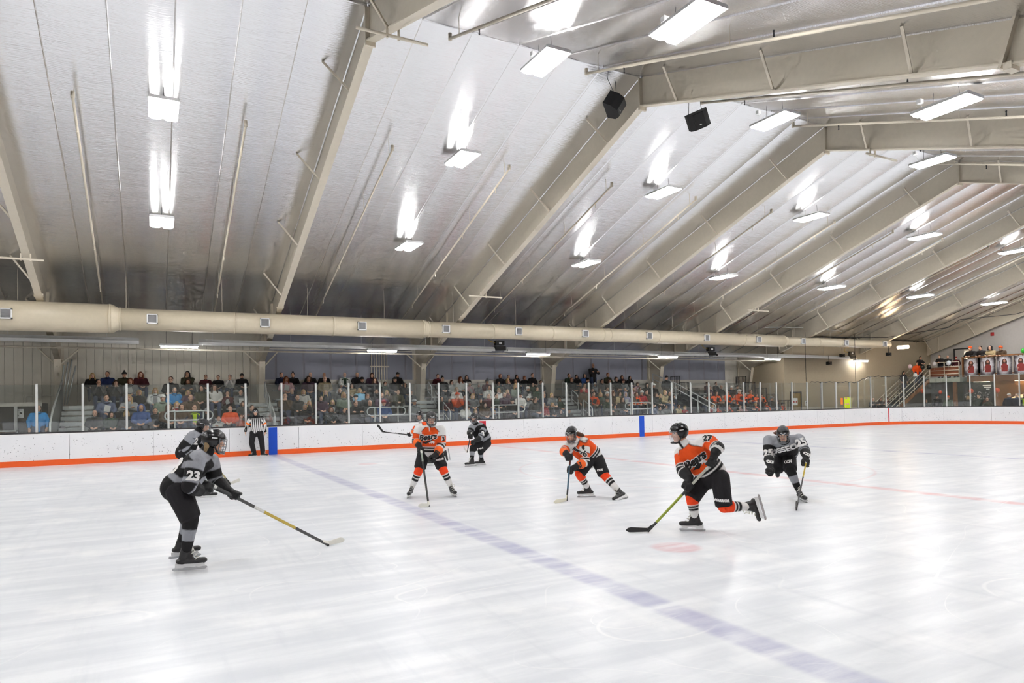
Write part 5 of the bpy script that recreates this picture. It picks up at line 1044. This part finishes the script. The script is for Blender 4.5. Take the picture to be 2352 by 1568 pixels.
def spectator(x,y,z,s,hs,hc,g,gc,ps,label,group,rz=0,scarf=None,extra=None):
    t=thing('person',label,'person',(x,y,z),group,rz); t.scale=(s,s,s); T=POSE[ps]
    copy_part('body',T['body'],t,R.choice(SKT)); c=CC[gc]; k=R.uniform(.9,1.12); c=tuple(min(250,q*k) for q in c)
    if g=='v':
        copy_part('sweater',T['jacket'],t,{'ye':(30,38,60),'gn':(204,204,200),'gy':(206,208,206),'rd':(214,212,210)}.get(gc,(90,90,90))); copy_part('vest',T['vest'],t,c)
    else:
        j=copy_part(GW[g],T['jacket'],t,c)
        if g=='y' or (g in 'hs' and R.random()<.35):
            e=copy_part('emblem',EMB,j,(28,26,26) if gc=='or' else (196,196,192)); e.location=(0,T['H'].y-.135,T['H'].z-.36); e.rotation_euler=(0,R.uniform(-.3,.3),0)
    if g in 'jhv' and hs!='h':
        d_=tuple(q*(.62 if sum(c)>170 else 1.9) for q in c); copy_part('collar',T['collar'],t,d_)
    copy_part('trousers',T['trousers'],t,R.choice(TRC))
    for m in T['shoes']: copy_part('shoe',m,t,(40,38,38))
    if hs!='x':
        w=HC[hc] if hs in 'sblu' else CC[hc]; n='hair' if hs in 'sblu' else ('hood' if hs=='h' else ('cap' if hs=='c' else 'knit_hat')); copy_part(n,HAIR[hs],t,w,T['H'])
    if scarf: copy_part('scarf',T['scarf'],t,CC[scarf])
    return t
def who(hs,hc,g,gc):
    h='bald head' if hs=='x' else HW[hs]%((HN if hs in 'sblu' else CN)[hc] if not (hs in 'sblu' and hc not in HN) else CN[hc]+' banded')
    return 'person with %s, %s %s'%(h,CN[gc],GW[g])
SECN=['leftmost stand','second stand','third stand','fourth stand','far right stand']; RWN=['front row','second row','third row','fourth row','back row']
cnt={}
TOT={}
def parse(q):
    a=q.split(','); return float(a[0]),float(a[1]),float(a[2]),float(a[3]),a[4],a[5],a[6],a[7],a[8],int(a[9]),int(a[10])
SPECT='''-1.89,29.12,0.55,0.98,x,sk,j,dg,lap,0,0;-1.36,29.12,0.55,0.93,b,bk,j,gn,lap,0,0;-0.87,29.12,0.55,0.96,b,bl,j,bk,lap,0,0;-0.39,29.12,0.58,1.10,h,bl,j,bl,lap,0,0;0.08,29.12,0.55,1.02,s,bk,j,bk,lap,0,0;0.54,29.12,0.60,1.10,l,br,j,br,lap,0,0;0.99,29.12,0.60,1.10,l,br,j,br,lap,0,0;1.43,29.12,0.55,1.10,s,br,v,ye,lap,0,0;1.87,29.12,0.55,0.98,k,gy,j,bk,lap,0,0;2.29,29.12,0.37,0.88,s,br,h,wh,fold,0,0;2.72,29.12,0.55,1.05,s,br,t,or,lap,0,0;3.13,29.12,0.39,0.88,s,rd,t,sl,lap,0,0;3.55,29.12,0.55,1.05,s,br,j,dg,lap,0,0;-1.56,30.02,0.98,1.10,s,br,h,hb,lap,1,0;-0.82,30.02,0.97,1.10,l,bl,s,gy,fold,1,0;0.34,30.02,0.95,1.10,k,wh,j,gg,lap,1,0;0.84,30.02,0.95,0.89,l,bl,v,rd,lap,1,0;1.34,30.02,0.97,1.10,s,br,j,br,lap,1,0;3.30,30.02,0.94,0.88,b,br,s,dg,lap,1,0;-0.48,30.92,1.35,0.97,b,bl,j,bk,lap,2,0;0.09,30.92,1.35,1.03,b,bl,v,gy,lap,2,0;0.79,30.92,1.35,1.04,s,gy,j,cb,lap,2,0;1.29,30.92,1.35,0.95,b,bl,s,pl,lap,2,0;1.79,30.92,1.36,1.10,l,bk,j,ol,lap,2,0;2.29,30.92,1.38,1.10,l,br,s,wh,lap,2,0;2.79,30.92,1.35,0.92,s,bk,h,mr,chin,2,0;3.29,30.92,1.35,1.01,s,bk,h,gy,lean,2,0;-1.92,31.82,1.75,1.01,s,bk,j,dg,chin,3,0;-1.34,31.82,1.75,0.99,b,br,j,dg,chin,3,0;-0.81,31.82,1.75,1.05,b,rd,h,gy,lap,3,0;0.67,31.82,1.75,1.10,s,br,j,bk,lap,3,0;1.33,31.82,1.75,1.03,b,br,j,dg,fold,3,0;-2.18,32.57,2.15,0.92,l,bl,j,bk,lap,4,0;-1.66,32.57,2.15,0.97,s,br,j,nb,lap,4,0;-1.04,32.57,2.15,0.96,p,bk,j,ol,lap,4,0;-0.44,32.57,2.15,0.97,l,rd,j,mr,lap,4,0;1.35,32.57,2.15,1.01,l,bk,j,ol,chin,4,0;2.06,32.57,2.15,0.88,s,br,h,mr,lap,4,0;2.56,32.57,2.13,0.88,s,bk,h,bk,lap,4,0;3.05,32.57,2.15,0.89,s,bk,h,wh,chin,4,0;3.55,32.57,2.15,0.92,k,bk,j,bk,lap,4,0;5.63,29.12,0.55,1.06,s,gy,j,bk,lap,0,1;6.72,29.12,0.55,0.95,b,rd,j,dg,lap,0,1;7.28,29.12,0.55,0.91,s,bk,j,bk,lap,0,1;7.78,29.12,0.61,1.10,s,bk,j,bk,fold,0,1;8.41,29.12,0.63,1.10,x,sk,j,dg,lap,0,1;9.03,29.12,0.62,1.10,k,rd,j,bl,lap,0,1;10.46,29.12,0.63,1.10,k,gy,j,gy,lap,0,1;4.99,30.02,1.00,1.10,s,br,j,br,chin,1,1;5.49,30.02,0.95,1.07,s,br,j,dg,lap,1,1;5.99,30.02,0.93,0.88,l,bl,j,bk,lap,1,1;6.49,30.02,0.95,1.05,b,gn,j,pl,lap,1,1;6.99,30.02,0.95,0.88,b,bl,h,dg,lap,1,1;7.49,30.02,1.00,1.10,b,bl,j,gg,lap,1,1;8.02,30.02,0.95,1.04,k,dg,j,dg,lap,1,1;8.56,30.02,0.95,1.10,b,br,j,dg,lap,1,1;9.23,30.02,0.99,1.10,b,br,s,pl,lap,1,1;5.42,30.92,1.35,0.97,x,sk,j,nv,lap,2,1;5.92,30.92,1.35,0.95,b,bl,j,wh,lap,2,1;6.88,30.92,1.35,0.92,l,bl,j,bk,lap,2,1;7.53,30.92,1.35,0.99,s,gy,j,dg,lap,2,1;8.45,30.92,1.35,0.98,b,bl,s,lb,lap,2,1;9.24,30.92,1.35,0.95,s,br,j,bk,lap,2,1;9.75,30.92,1.35,0.90,l,bl,j,br,lap,2,1;10.25,30.92,1.35,0.97,s,br,j,ol,lean,2,1;10.95,30.92,1.35,0.88,s,br,j,dg,lap,2,1;5.34,31.82,1.78,1.10,l,rd,s,pk,lap,3,1;6.33,31.82,1.79,1.10,b,br,j,pl,lap,3,1;7.06,31.82,1.78,1.10,x,sk,s,tn,lap,3,1;7.82,31.82,1.73,0.88,p,wh,j,gy,lap,3,1;8.32,31.82,1.72,0.88,b,br,j,tn,lap,3,1;8.82,31.82,1.75,1.10,c,bk,j,bk,lap,3,1;9.43,31.82,1.75,1.07,l,br,j,bk,lap,3,1;9.95,31.82,1.75,0.93,l,br,j,gn,lap,3,1;10.45,31.82,1.75,1.10,c,dg,j,bk,lap,3,1;10.95,31.82,1.74,0.88,h,bk,j,dg,lap,3,1;5.26,32.57,2.15,0.97,s,br,j,nv,lap,4,1;5.76,32.57,2.15,0.97,u,bk,j,bk,lap,4,1;6.57,32.57,2.15,0.98,x,sk,j,bk,lap,4,1;7.20,32.57,2.15,0.97,x,sk,j,bk,lap,4,1;8.18,32.57,2.15,0.98,x,sk,v,gn,lap,4,1;8.79,32.57,2.15,0.98,s,bl,j,bk,lap,4,1;9.52,32.57,2.15,0.97,b,br,j,pl,lap,4,1;10.84,32.57,2.15,1.00,c,bk,j,bk,lap,4,1;12.99,29.12,0.55,0.97,l,br,s,wh,lap,0,2;13.49,29.12,0.41,0.88,b,bl,j,bk,lap,0,2;13.99,29.12,0.55,1.01,l,bk,j,br,lap,0,2;14.49,29.12,0.34,0.88,b,bl,j,bk,lap,0,2;15.48,29.12,0.61,1.10,k,bk,j,bk,lap,0,2;16.76,29.12,0.62,1.10,b,br,j,dg,lap,0,2;17.26,29.12,0.55,0.98,s,br,j,rd,lap,0,2;17.76,29.12,0.55,0.96,b,bl,j,bk,lap,0,2;18.25,29.12,0.30,0.88,b,br,j,dg,lap,0,2;18.75,29.12,0.30,0.88,s,bk,j,dg,lap,0,2;12.15,30.02,0.95,0.93,h,bk,j,bk,lap,1,2;12.52,30.02,0.95,0.90,l,bk,j,mr,lap,1,2;12.94,30.02,0.96,1.10,k,or,j,or,chin,1,2;13.35,30.02,0.95,0.97,x,sk,j,mr,lap,1,2;13.78,30.02,0.95,1.04,b,bl,j,gy,lap,1,2;14.20,30.02,0.91,0.88,b,br,j,br,lap,1,2;14.63,30.02,0.95,1.04,s,gy,j,mr,lap,1,2;15.07,30.02,0.95,1.04,s,bk,j,gn,lap,1,2;15.51,30.02,0.95,1.08,s,gy,j,pl,lap,1,2;15.96,30.02,0.90,0.88,k,wh,j,bk,lap,1,2;16.41,30.02,0.95,1.06,c,bk,s,wh,lap,1,2;16.87,30.02,0.95,0.91,k,wh,j,gy,lap,1,2;17.34,30.02,0.93,0.88,x,sk,j,gn,lap,1,2;17.81,30.02,0.95,1.03,s,gy,j,nv,lap,1,2;18.28,30.02,0.95,1.04,b,bl,j,gy,lap,1,2;18.75,30.02,0.91,0.88,l,br,j,gn,lap,1,2;13.31,30.92,1.35,1.00,b,bl,s,wh,lap,2,2;15.10,30.92,1.35,1.07,b,br,s,wh,lap,2,2;15.67,30.92,1.35,0.95,b,bl,j,wh,lap,2,2;16.16,30.92,1.35,0.90,l,bl,j,mr,lap,2,2;16.66,30.92,1.40,1.10,l,bl,j,gg,lap,2,2;17.38,30.92,1.35,1.00,k,wh,h,dg,lap,2,2;17.93,30.92,1.35,0.99,s,br,j,gn,lap,2,2;12.94,31.82,1.78,1.10,u,bk,j,bk,lap,3,2;13.44,31.82,1.75,0.98,b,br,s,wh,lap,3,2;13.94,31.82,1.78,1.10,l,rd,s,wh,lap,3,2;14.44,31.82,1.75,0.91,c,wh,s,pk,lap,3,2;14.94,31.82,1.72,0.88,b,gy,j,gy,lap,3,2;15.44,31.82,1.75,1.01,p,gy,j,mr,lap,3,2;16.12,31.82,1.75,0.93,s,bk,j,gn,lap,3,2;16.62,31.82,1.75,1.06,b,bl,j,dg,chin,3,2;17.12,31.82,1.75,1.02,s,rd,j,dg,lap,3,2;18.19,31.82,1.73,0.88,x,sk,j,gn,lap,3,2;18.69,31.82,1.75,0.97,s,br,j,dg,lap,3,2;12.99,32.57,2.15,0.94,s,br,j,mr,lap,4,2;14.60,32.57,2.15,0.89,l,br,s,bk,lap,4,2;16.61,32.57,2.15,0.95,b,rd,j,bk,lap,4,2;17.11,32.57,2.15,0.92,s,bk,j,bk,lap,4,2;17.61,32.57,2.15,0.93,l,bk,j,bk,lap,4,2;18.11,32.57,2.14,0.88,b,rd,j,bk,lap,4,2;18.61,32.57,2.15,0.99,s,br,j,bk,lap,4,2;21.14,29.12,0.61,1.10,c,bk,j,gn,lap,0,3;21.64,29.12,0.46,0.88,s,br,j,gn,lap,0,3;22.14,29.12,0.60,1.10,l,br,j,dg,lap,0,3;24.20,29.12,0.47,0.88,s,bk,j,hb,lap,0,3;24.67,29.12,0.33,0.88,s,br,j,gy,lap,0,3;25.14,29.12,0.40,0.88,s,bk,j,gy,lap,0,3;25.60,29.12,0.37,0.88,s,bk,j,dg,lap,0,3;26.05,29.12,0.42,0.88,s,br,j,tn,lap,0,3;26.50,29.12,0.34,0.88,b,bl,y,rd,lap,0,3;20.43,30.02,0.95,1.02,s,br,j,bk,lap,1,3;20.90,30.02,0.95,1.07,s,bk,y,or,lap,1,3;21.36,30.02,0.95,1.05,b,bl,j,gn,lap,1,3;21.80,30.02,0.95,1.06,k,wh,j,dg,lap,1,3;22.23,30.02,0.95,1.08,b,rd,j,br,lap,1,3;22.64,30.02,0.95,1.07,b,br,j,tn,lap,1,3;23.04,30.02,0.95,1.04,h,lv,h,lv,lap,1,3;23.42,30.02,0.95,1.06,l,br,j,gb,lap,1,3;23.79,30.02,0.95,1.03,l,rd,y,or,lap,1,3;24.16,30.02,0.95,1.10,k,wh,j,rd,lap,1,3;24.51,30.02,0.98,1.10,s,br,j,br,lap,1,3;24.85,30.02,0.95,0.91,s,br,j,dg,lap,1,3;25.19,30.02,0.95,0.99,b,br,j,dg,lap,1,3;25.52,30.02,0.95,0.94,l,bl,j,gn,lap,1,3;25.85,30.02,0.95,1.10,b,bl,j,tn,lap,1,3;26.17,30.02,0.95,1.04,s,br,j,bk,lap,1,3;26.50,30.02,0.94,0.88,s,br,j,nv,lap,1,3;20.96,30.92,1.39,1.10,s,br,j,rd,lap,2,3;21.46,30.92,1.35,0.90,s,br,j,dg,lap,2,3;21.96,30.92,1.35,0.91,b,br,j,dg,lap,2,3;22.46,30.92,1.35,0.96,s,br,j,bk,lap,2,3;23.20,30.92,1.35,0.93,b,br,j,dg,lap,2,3;23.70,30.92,1.35,0.93,x,sk,j,gn,lap,2,3;24.27,30.92,1.35,0.93,b,bl,s,pk,lap,2,3;24.77,30.92,1.35,0.95,b,br,j,dg,lap,2,3;25.27,30.92,1.41,1.10,l,bk,j,bk,lap,2,3;25.77,30.92,1.37,1.10,k,wh,j,bk,lap,2,3;20.71,31.82,1.75,1.10,s,rd,j,dg,lap,3,3;21.27,31.82,1.74,0.88,x,sk,j,br,lap,3,3;21.77,31.82,1.75,1.09,c,bk,j,bk,lap,3,3;22.27,31.82,1.73,0.88,k,wh,j,gy,lap,3,3;22.77,31.82,1.75,1.03,s,bk,j,dg,lap,3,3;23.27,31.82,1.75,1.03,b,br,s,pt,lap,3,3;23.77,31.82,1.79,1.10,b,br,j,dg,lap,3,3;24.27,31.82,1.75,1.03,c,mr,j,gy,lap,3,3;24.80,31.82,1.71,0.88,k,ol,j,dg,lap,3,3;25.30,31.82,1.74,0.88,b,br,s,pk,lap,3,3;21.01,32.57,2.15,0.99,s,br,j,gn,lap,4,3;21.51,32.57,2.15,0.94,l,bk,j,bk,lap,4,3;22.07,32.57,2.15,0.97,h,bk,j,bl,lap,4,3;23.74,32.57,2.15,1.03,s,rd,j,ol,lap,4,3;24.75,32.57,2.15,0.92,b,br,j,bk,lap,4,3;25.34,32.57,2.15,0.89,l,bk,j,bk,lap,4,3;28.60,29.12,0.36,0.88,b,bl,y,rd,lap,0,4;29.00,29.12,0.35,0.88,b,rd,j,or,lap,0,4;29.43,29.12,0.55,0.95,k,gy,j,bk,lap,0,4;29.87,29.12,0.40,0.88,b,bk,y,or,lap,0,4;30.30,29.12,0.55,0.93,k,gy,j,bk,lap,0,4;30.74,29.12,0.33,0.88,b,br,s,pk,lap,0,4;31.18,29.12,0.29,0.88,s,rd,s,pk,lap,0,4;31.62,29.12,0.55,0.99,k,bk,j,bk,lap,0,4;32.07,29.12,0.43,0.88,b,bl,y,or,lap,0,4;32.53,29.12,0.55,1.05,s,bk,j,bk,lap,0,4;32.99,29.12,0.47,0.88,b,br,y,or,lap,0,4;33.46,29.12,0.55,1.06,c,gy,j,dg,lap,0,4;33.93,29.12,0.55,0.88,c,dg,j,dg,lap,0,4;34.40,29.12,0.40,0.88,c,bk,y,or,lap,0,4;28.82,30.02,0.91,0.88,k,wh,j,dg,lap,1,4;29.31,30.02,0.95,1.00,s,br,y,or,lap,1,4;29.79,30.02,0.95,1.04,l,br,y,or,lap,1,4;30.27,30.02,0.91,0.88,s,bk,j,bk,lap,1,4;30.74,30.02,0.95,1.06,s,br,y,or,lap,1,4;31.21,30.02,0.94,0.88,b,br,y,or,lap,1,4;31.69,30.02,0.96,1.10,k,wh,y,or,lap,1,4;32.16,30.02,0.95,0.94,s,br,y,or,lap,1,4;32.65,30.02,0.95,1.08,s,br,y,or,lap,1,4;33.14,30.02,0.95,0.90,b,br,y,or,lap,1,4;33.63,30.02,0.95,0.92,c,bk,y,or,lap,1,4;30.16,30.92,1.35,1.01,s,bk,j,pl,lap,2,4;31.10,30.92,1.35,1.03,x,sk,j,bk,lap,2,4;31.94,30.92,1.35,0.98,k,wh,j,bk,lap,2,4;32.45,30.92,1.35,1.03,p,bk,j,dg,lap,2,4;30.80,31.82,1.75,0.89,c,br,j,pl,lap,3,4;31.57,31.82,1.75,0.88,s,br,j,bk,lap,3,4;19.98,29.60,0.82,1.00,x,sk,j,br,stand,9,9'''
for i,q in enumerate(SPECT.split(';')):
    x,y,z,s,hs,hc,g,gc,ps,r,se=parse(q)
    if hs in 'sblu' and hc not in HC: HC[hc]=CC[hc]; HN[hc]=CN[hc]+' banded'
    if se==9: spectator(x,y,max(z,.35),s,hs,hc,g,gc,ps,who(hs,hc,g,gc)+' standing in the aisle by the looped handrails','spectators in the stands'); continue
    cnt[(se,r)]=cnt.get((se,r),0)+1
    sc_='wh' if (g,gc,hs)==('s','wh','b') and i%2 else None
    if (hs,gc,r)==('b','bk',0) and se==2: sc_=('gy','rd')[cnt[(se,r)]%2]
    spectator(x,y,z,s,hs,hc,g,gc,ps,'%s, %s from left, %s, %s'%(who(hs,hc,g,gc),ORD[cnt[(se,r)]-1],RWN[r],SECN[se]),'spectators in the stands',R.uniform(-.25,.25),sc_)
OTH=[(22.7,32.62,2.15,1.08,'x','','j','bk','foldup','bald person in black jacket standing against the grey wall above the fourth stand'),
(26.45,30.6,1.4,1.06,'c','bk','j','dg','stand','person in black cap and charcoal jacket climbing the stairs left of orange fans'),
(-3.52,28.45,.33,.98,'x','','j','cb','stand','bald person in bright blue jacket standing alone behind the leftmost glass'),
]
for o in OTH: spectator(*o[:10],'people standing around the rink')
EZ=[(44.6,29.0,'l','br','j','mr',1.62,'long haired person in maroon jacket, leftmost behind the corner glass'),(45.2,28.75,'b','bl','j','tn',1.52,'blond person in tan jacket beside the maroon jacket behind the corner glass'),
(46.75,26.9,'c','bk','j','bk',1.75,'person in dark cap and black jacket behind the end glass near the landing'),(46.75,26.2,'k','or','j','gg',1.66,'person in orange knit hat and pale green jacket behind the end glass'),
(46.75,24.95,'b','bl','j','dg',1.64,'blond person in charcoal jacket under the second balcony poster'),(46.75,24.3,'s','bk','h','gn',1.72,'person in dark green hoodie under the balcony sign board'),
(46.75,23.8,'x','','j','ol',1.52,'bald person in olive jacket below the balcony sign board'),(46.75,22.55,'c','wh','h','nv',1.76,'person in white cap and navy hoodie, right end of the boards'),(46.75,22.13,'s','bk','j','nv',1.75,'person in navy jacket beside the white cap, right end of the boards'),(46.75,21.7,'s','bk','v','ye',1.77,'person in neon yellow vest at the right edge of the picture'),
(43.0,28.95,'x','','j','dg',1.6,'bald person in charcoal jacket at the foot of the tan stairs'),(43.75,28.95,'l','bk','j','dg',1.62,'dark haired person in charcoal jacket at the foot of the tan stairs'),(46.2,27.3,'h','dg','j','dg',1.46,'person in charcoal hood behind the corner glass below the stairs')]
for x,y,hs,hc,g,gc,h,l in EZ: s=(h)/1.605; spectator(x,y,-.02,s,hs,hc,g,gc,'stand' if y<28.8 else 'foldup',l,'people behind the end glass',-PI/2 if x>46.5 else -.5)
for y,z,hs,hc,g,gc,l in ((25.29,4.89,'k','or','j','bk','leaning person in orange knit hat and black jacket, leftmost on balcony'),(24.67,4.87,'s','bk','j','bk','leaning person with short black hair and black jacket, second on balcony'),(24.08,4.83,'h','bk','j','tn','leaning person in black hood and tan jacket, third on balcony'),(23.47,4.78,'k','or','j','br','leaning person in orange knit hat and brown jacket, rightmost on balcony')):
    spectator(BX+.34,y,3.0,(z-3.0)/1.6,hs,hc,g,gc,'rail',l,'people leaning on the balcony rail',-PI/2)
for x,y,z,hz,hs,hc,g,gc,ps,l,rz in ((47.3,28.35,2.97,4.45,'s','bk','j','bk','rail','person in black jacket at the top of the tan stairs',-.4),(46.75,28.2,2.6,4.02,'s','br','t','or','stand','person in orange shirt near the top of the tan stairs',-.6),(47.95,27.3,3.0,4.5,'s','br','j','bk','rail','person in black jacket leaning on the landing rail',-PI/2),(48.0,26.85,3.0,4.42,'x','','j','dg','stand','bald person in charcoal jacket behind the landing rail',-PI/2),(48.0,26.3,3.0,4.3,'c','rd','j','mr','stand','person in red cap and maroon jacket at the landing by the timber post',-PI/2),(45.7,28.5,2.0,3.4,'l','bk','j','bk','stand','long black haired person in black jacket halfway up the tan stairs',-.3)):
    spectator(x,y,z,(hz-z)/1.605,hs,hc,g,gc,ps,l,'people on the stairs and landing',rz)
BLM=MB(); 
def balloon(x,y,z,rgb,r,l):
    t=thing('balloon',l,'balloon',(x,y,z),'party balloons at the rink end'); m=plain('balloon %d %d %d'%rgb,rgb,.2)
    b=MB(); b.ball((0,0,0),(r,r,r*1.15),16,12); b.build('skin',m,t,True); b=MB(); b.tube([(0,0,-r*1.12),(0,0,-r*1.25)],[.01,.022],8); b.build('knot',m,t); b=MB(); b.tube([(0,0,-r*1.2),(.02,.01,-r*1.2-.12),(0,0,-r*1.2-.25)],.004,4); b.build('string',WHITE,t)
for x,y,z,c,r,l in ((45.3,27.8,3.8,(214,190,196),.13,'pale pink balloon high on the stair rail'),(45.85,27.8,3.2,(226,228,226),.14,'white balloon low on the stair rail'),(47.45,27.8,3.77,(30,32,30),.14,'black balloon at the top corner of the stair rail'),(46.7,27.8,3.77,(32,34,32),.14,'black balloon beside the orange shirt on the stairs'),(47.48,27.45,3.98,(228,222,222),.13,'white balloon tied to the landing rail'),(47.48,26.5,3.98,(214,222,232),.15,'bluish white balloon beside the timber balcony post'),(44.6,27.8,2.08,(40,42,34),.12,'dark balloon at the foot of the stair rail'),
 (46.55,27.75,2.13,(240,90,50),.13,'orange balloon behind the end glass, leftmost of four'),(46.6,26.6,2.02,(240,90,50),.11,'orange balloon above the pale green jacket'),(46.6,24.65,2.06,(240,90,50),.13,'orange balloon under the second balcony poster'),(46.6,23.12,2.08,(240,90,50),.14,'orange balloon by the dark sign board, rightmost of four'),(47.42,22.02,4.48,(60,190,60),.13,'green balloon on the balcony rail at the picture edge')):
    balloon(x,y,z,c,r,l)
# ---------------------------------------------------------------- camera, world, view
for w_ in list(bpy.data.scenes):
    if w_.name.startswith('grow'): bpy.data.scenes.remove(w_)
cd=bpy.data.cameras.new('camera'); cam=bpy.data.objects.new('camera',cd); col.objects.link(cam)
cd.lens=36*1554.27406/2352; cd.sensor_width=36; cd.sensor_fit='HORIZONTAL'; cd.shift_y=(899.504-784)/2352; cd.clip_end=300; cd.clip_start=.05
r_=Vector((0.88324506,-0.46860967,-0.01682687)); u_=Vector((0.00792172,-0.02096803,0.99974876)); f_=Vector((0.46884477,0.88315645,0.01480771))
cam.matrix_world=Matrix(((r_.x,u_.x,-f_.x,0),(r_.y,u_.y,-f_.y,0),(r_.z,u_.z,-f_.z,1.86278),(0,0,0,1)))
sc.camera=cam
w=bpy.data.worlds.new('world'); sc.world=w; w.use_nodes=True; w.node_tree.nodes['Background'].inputs[0].default_value=(.5,.52,.55,1); w.node_tree.nodes['Background'].inputs[1].default_value=.05
vs=sc.view_settings; vs.view_transform='Standard'; vs.look='None'; vs.gamma=1; vs.exposure=EXPOSURE; vs.use_curve_mapping=False
cy=sc.cycles; cy.max_bounces=5; cy.diffuse_bounces=3; cy.glossy_bounces=3; cy.transparent_max_bounces=12; cy.transmission_bounces=4; cy.use_denoising=True; cy.sample_clamp_indirect=6; cy.caustics_reflective=False; cy.caustics_refractive=False; cy.use_adaptive_sampling=True; cy.adaptive_threshold=.1; cy.adaptive_min_samples=12; cy.time_limit=900
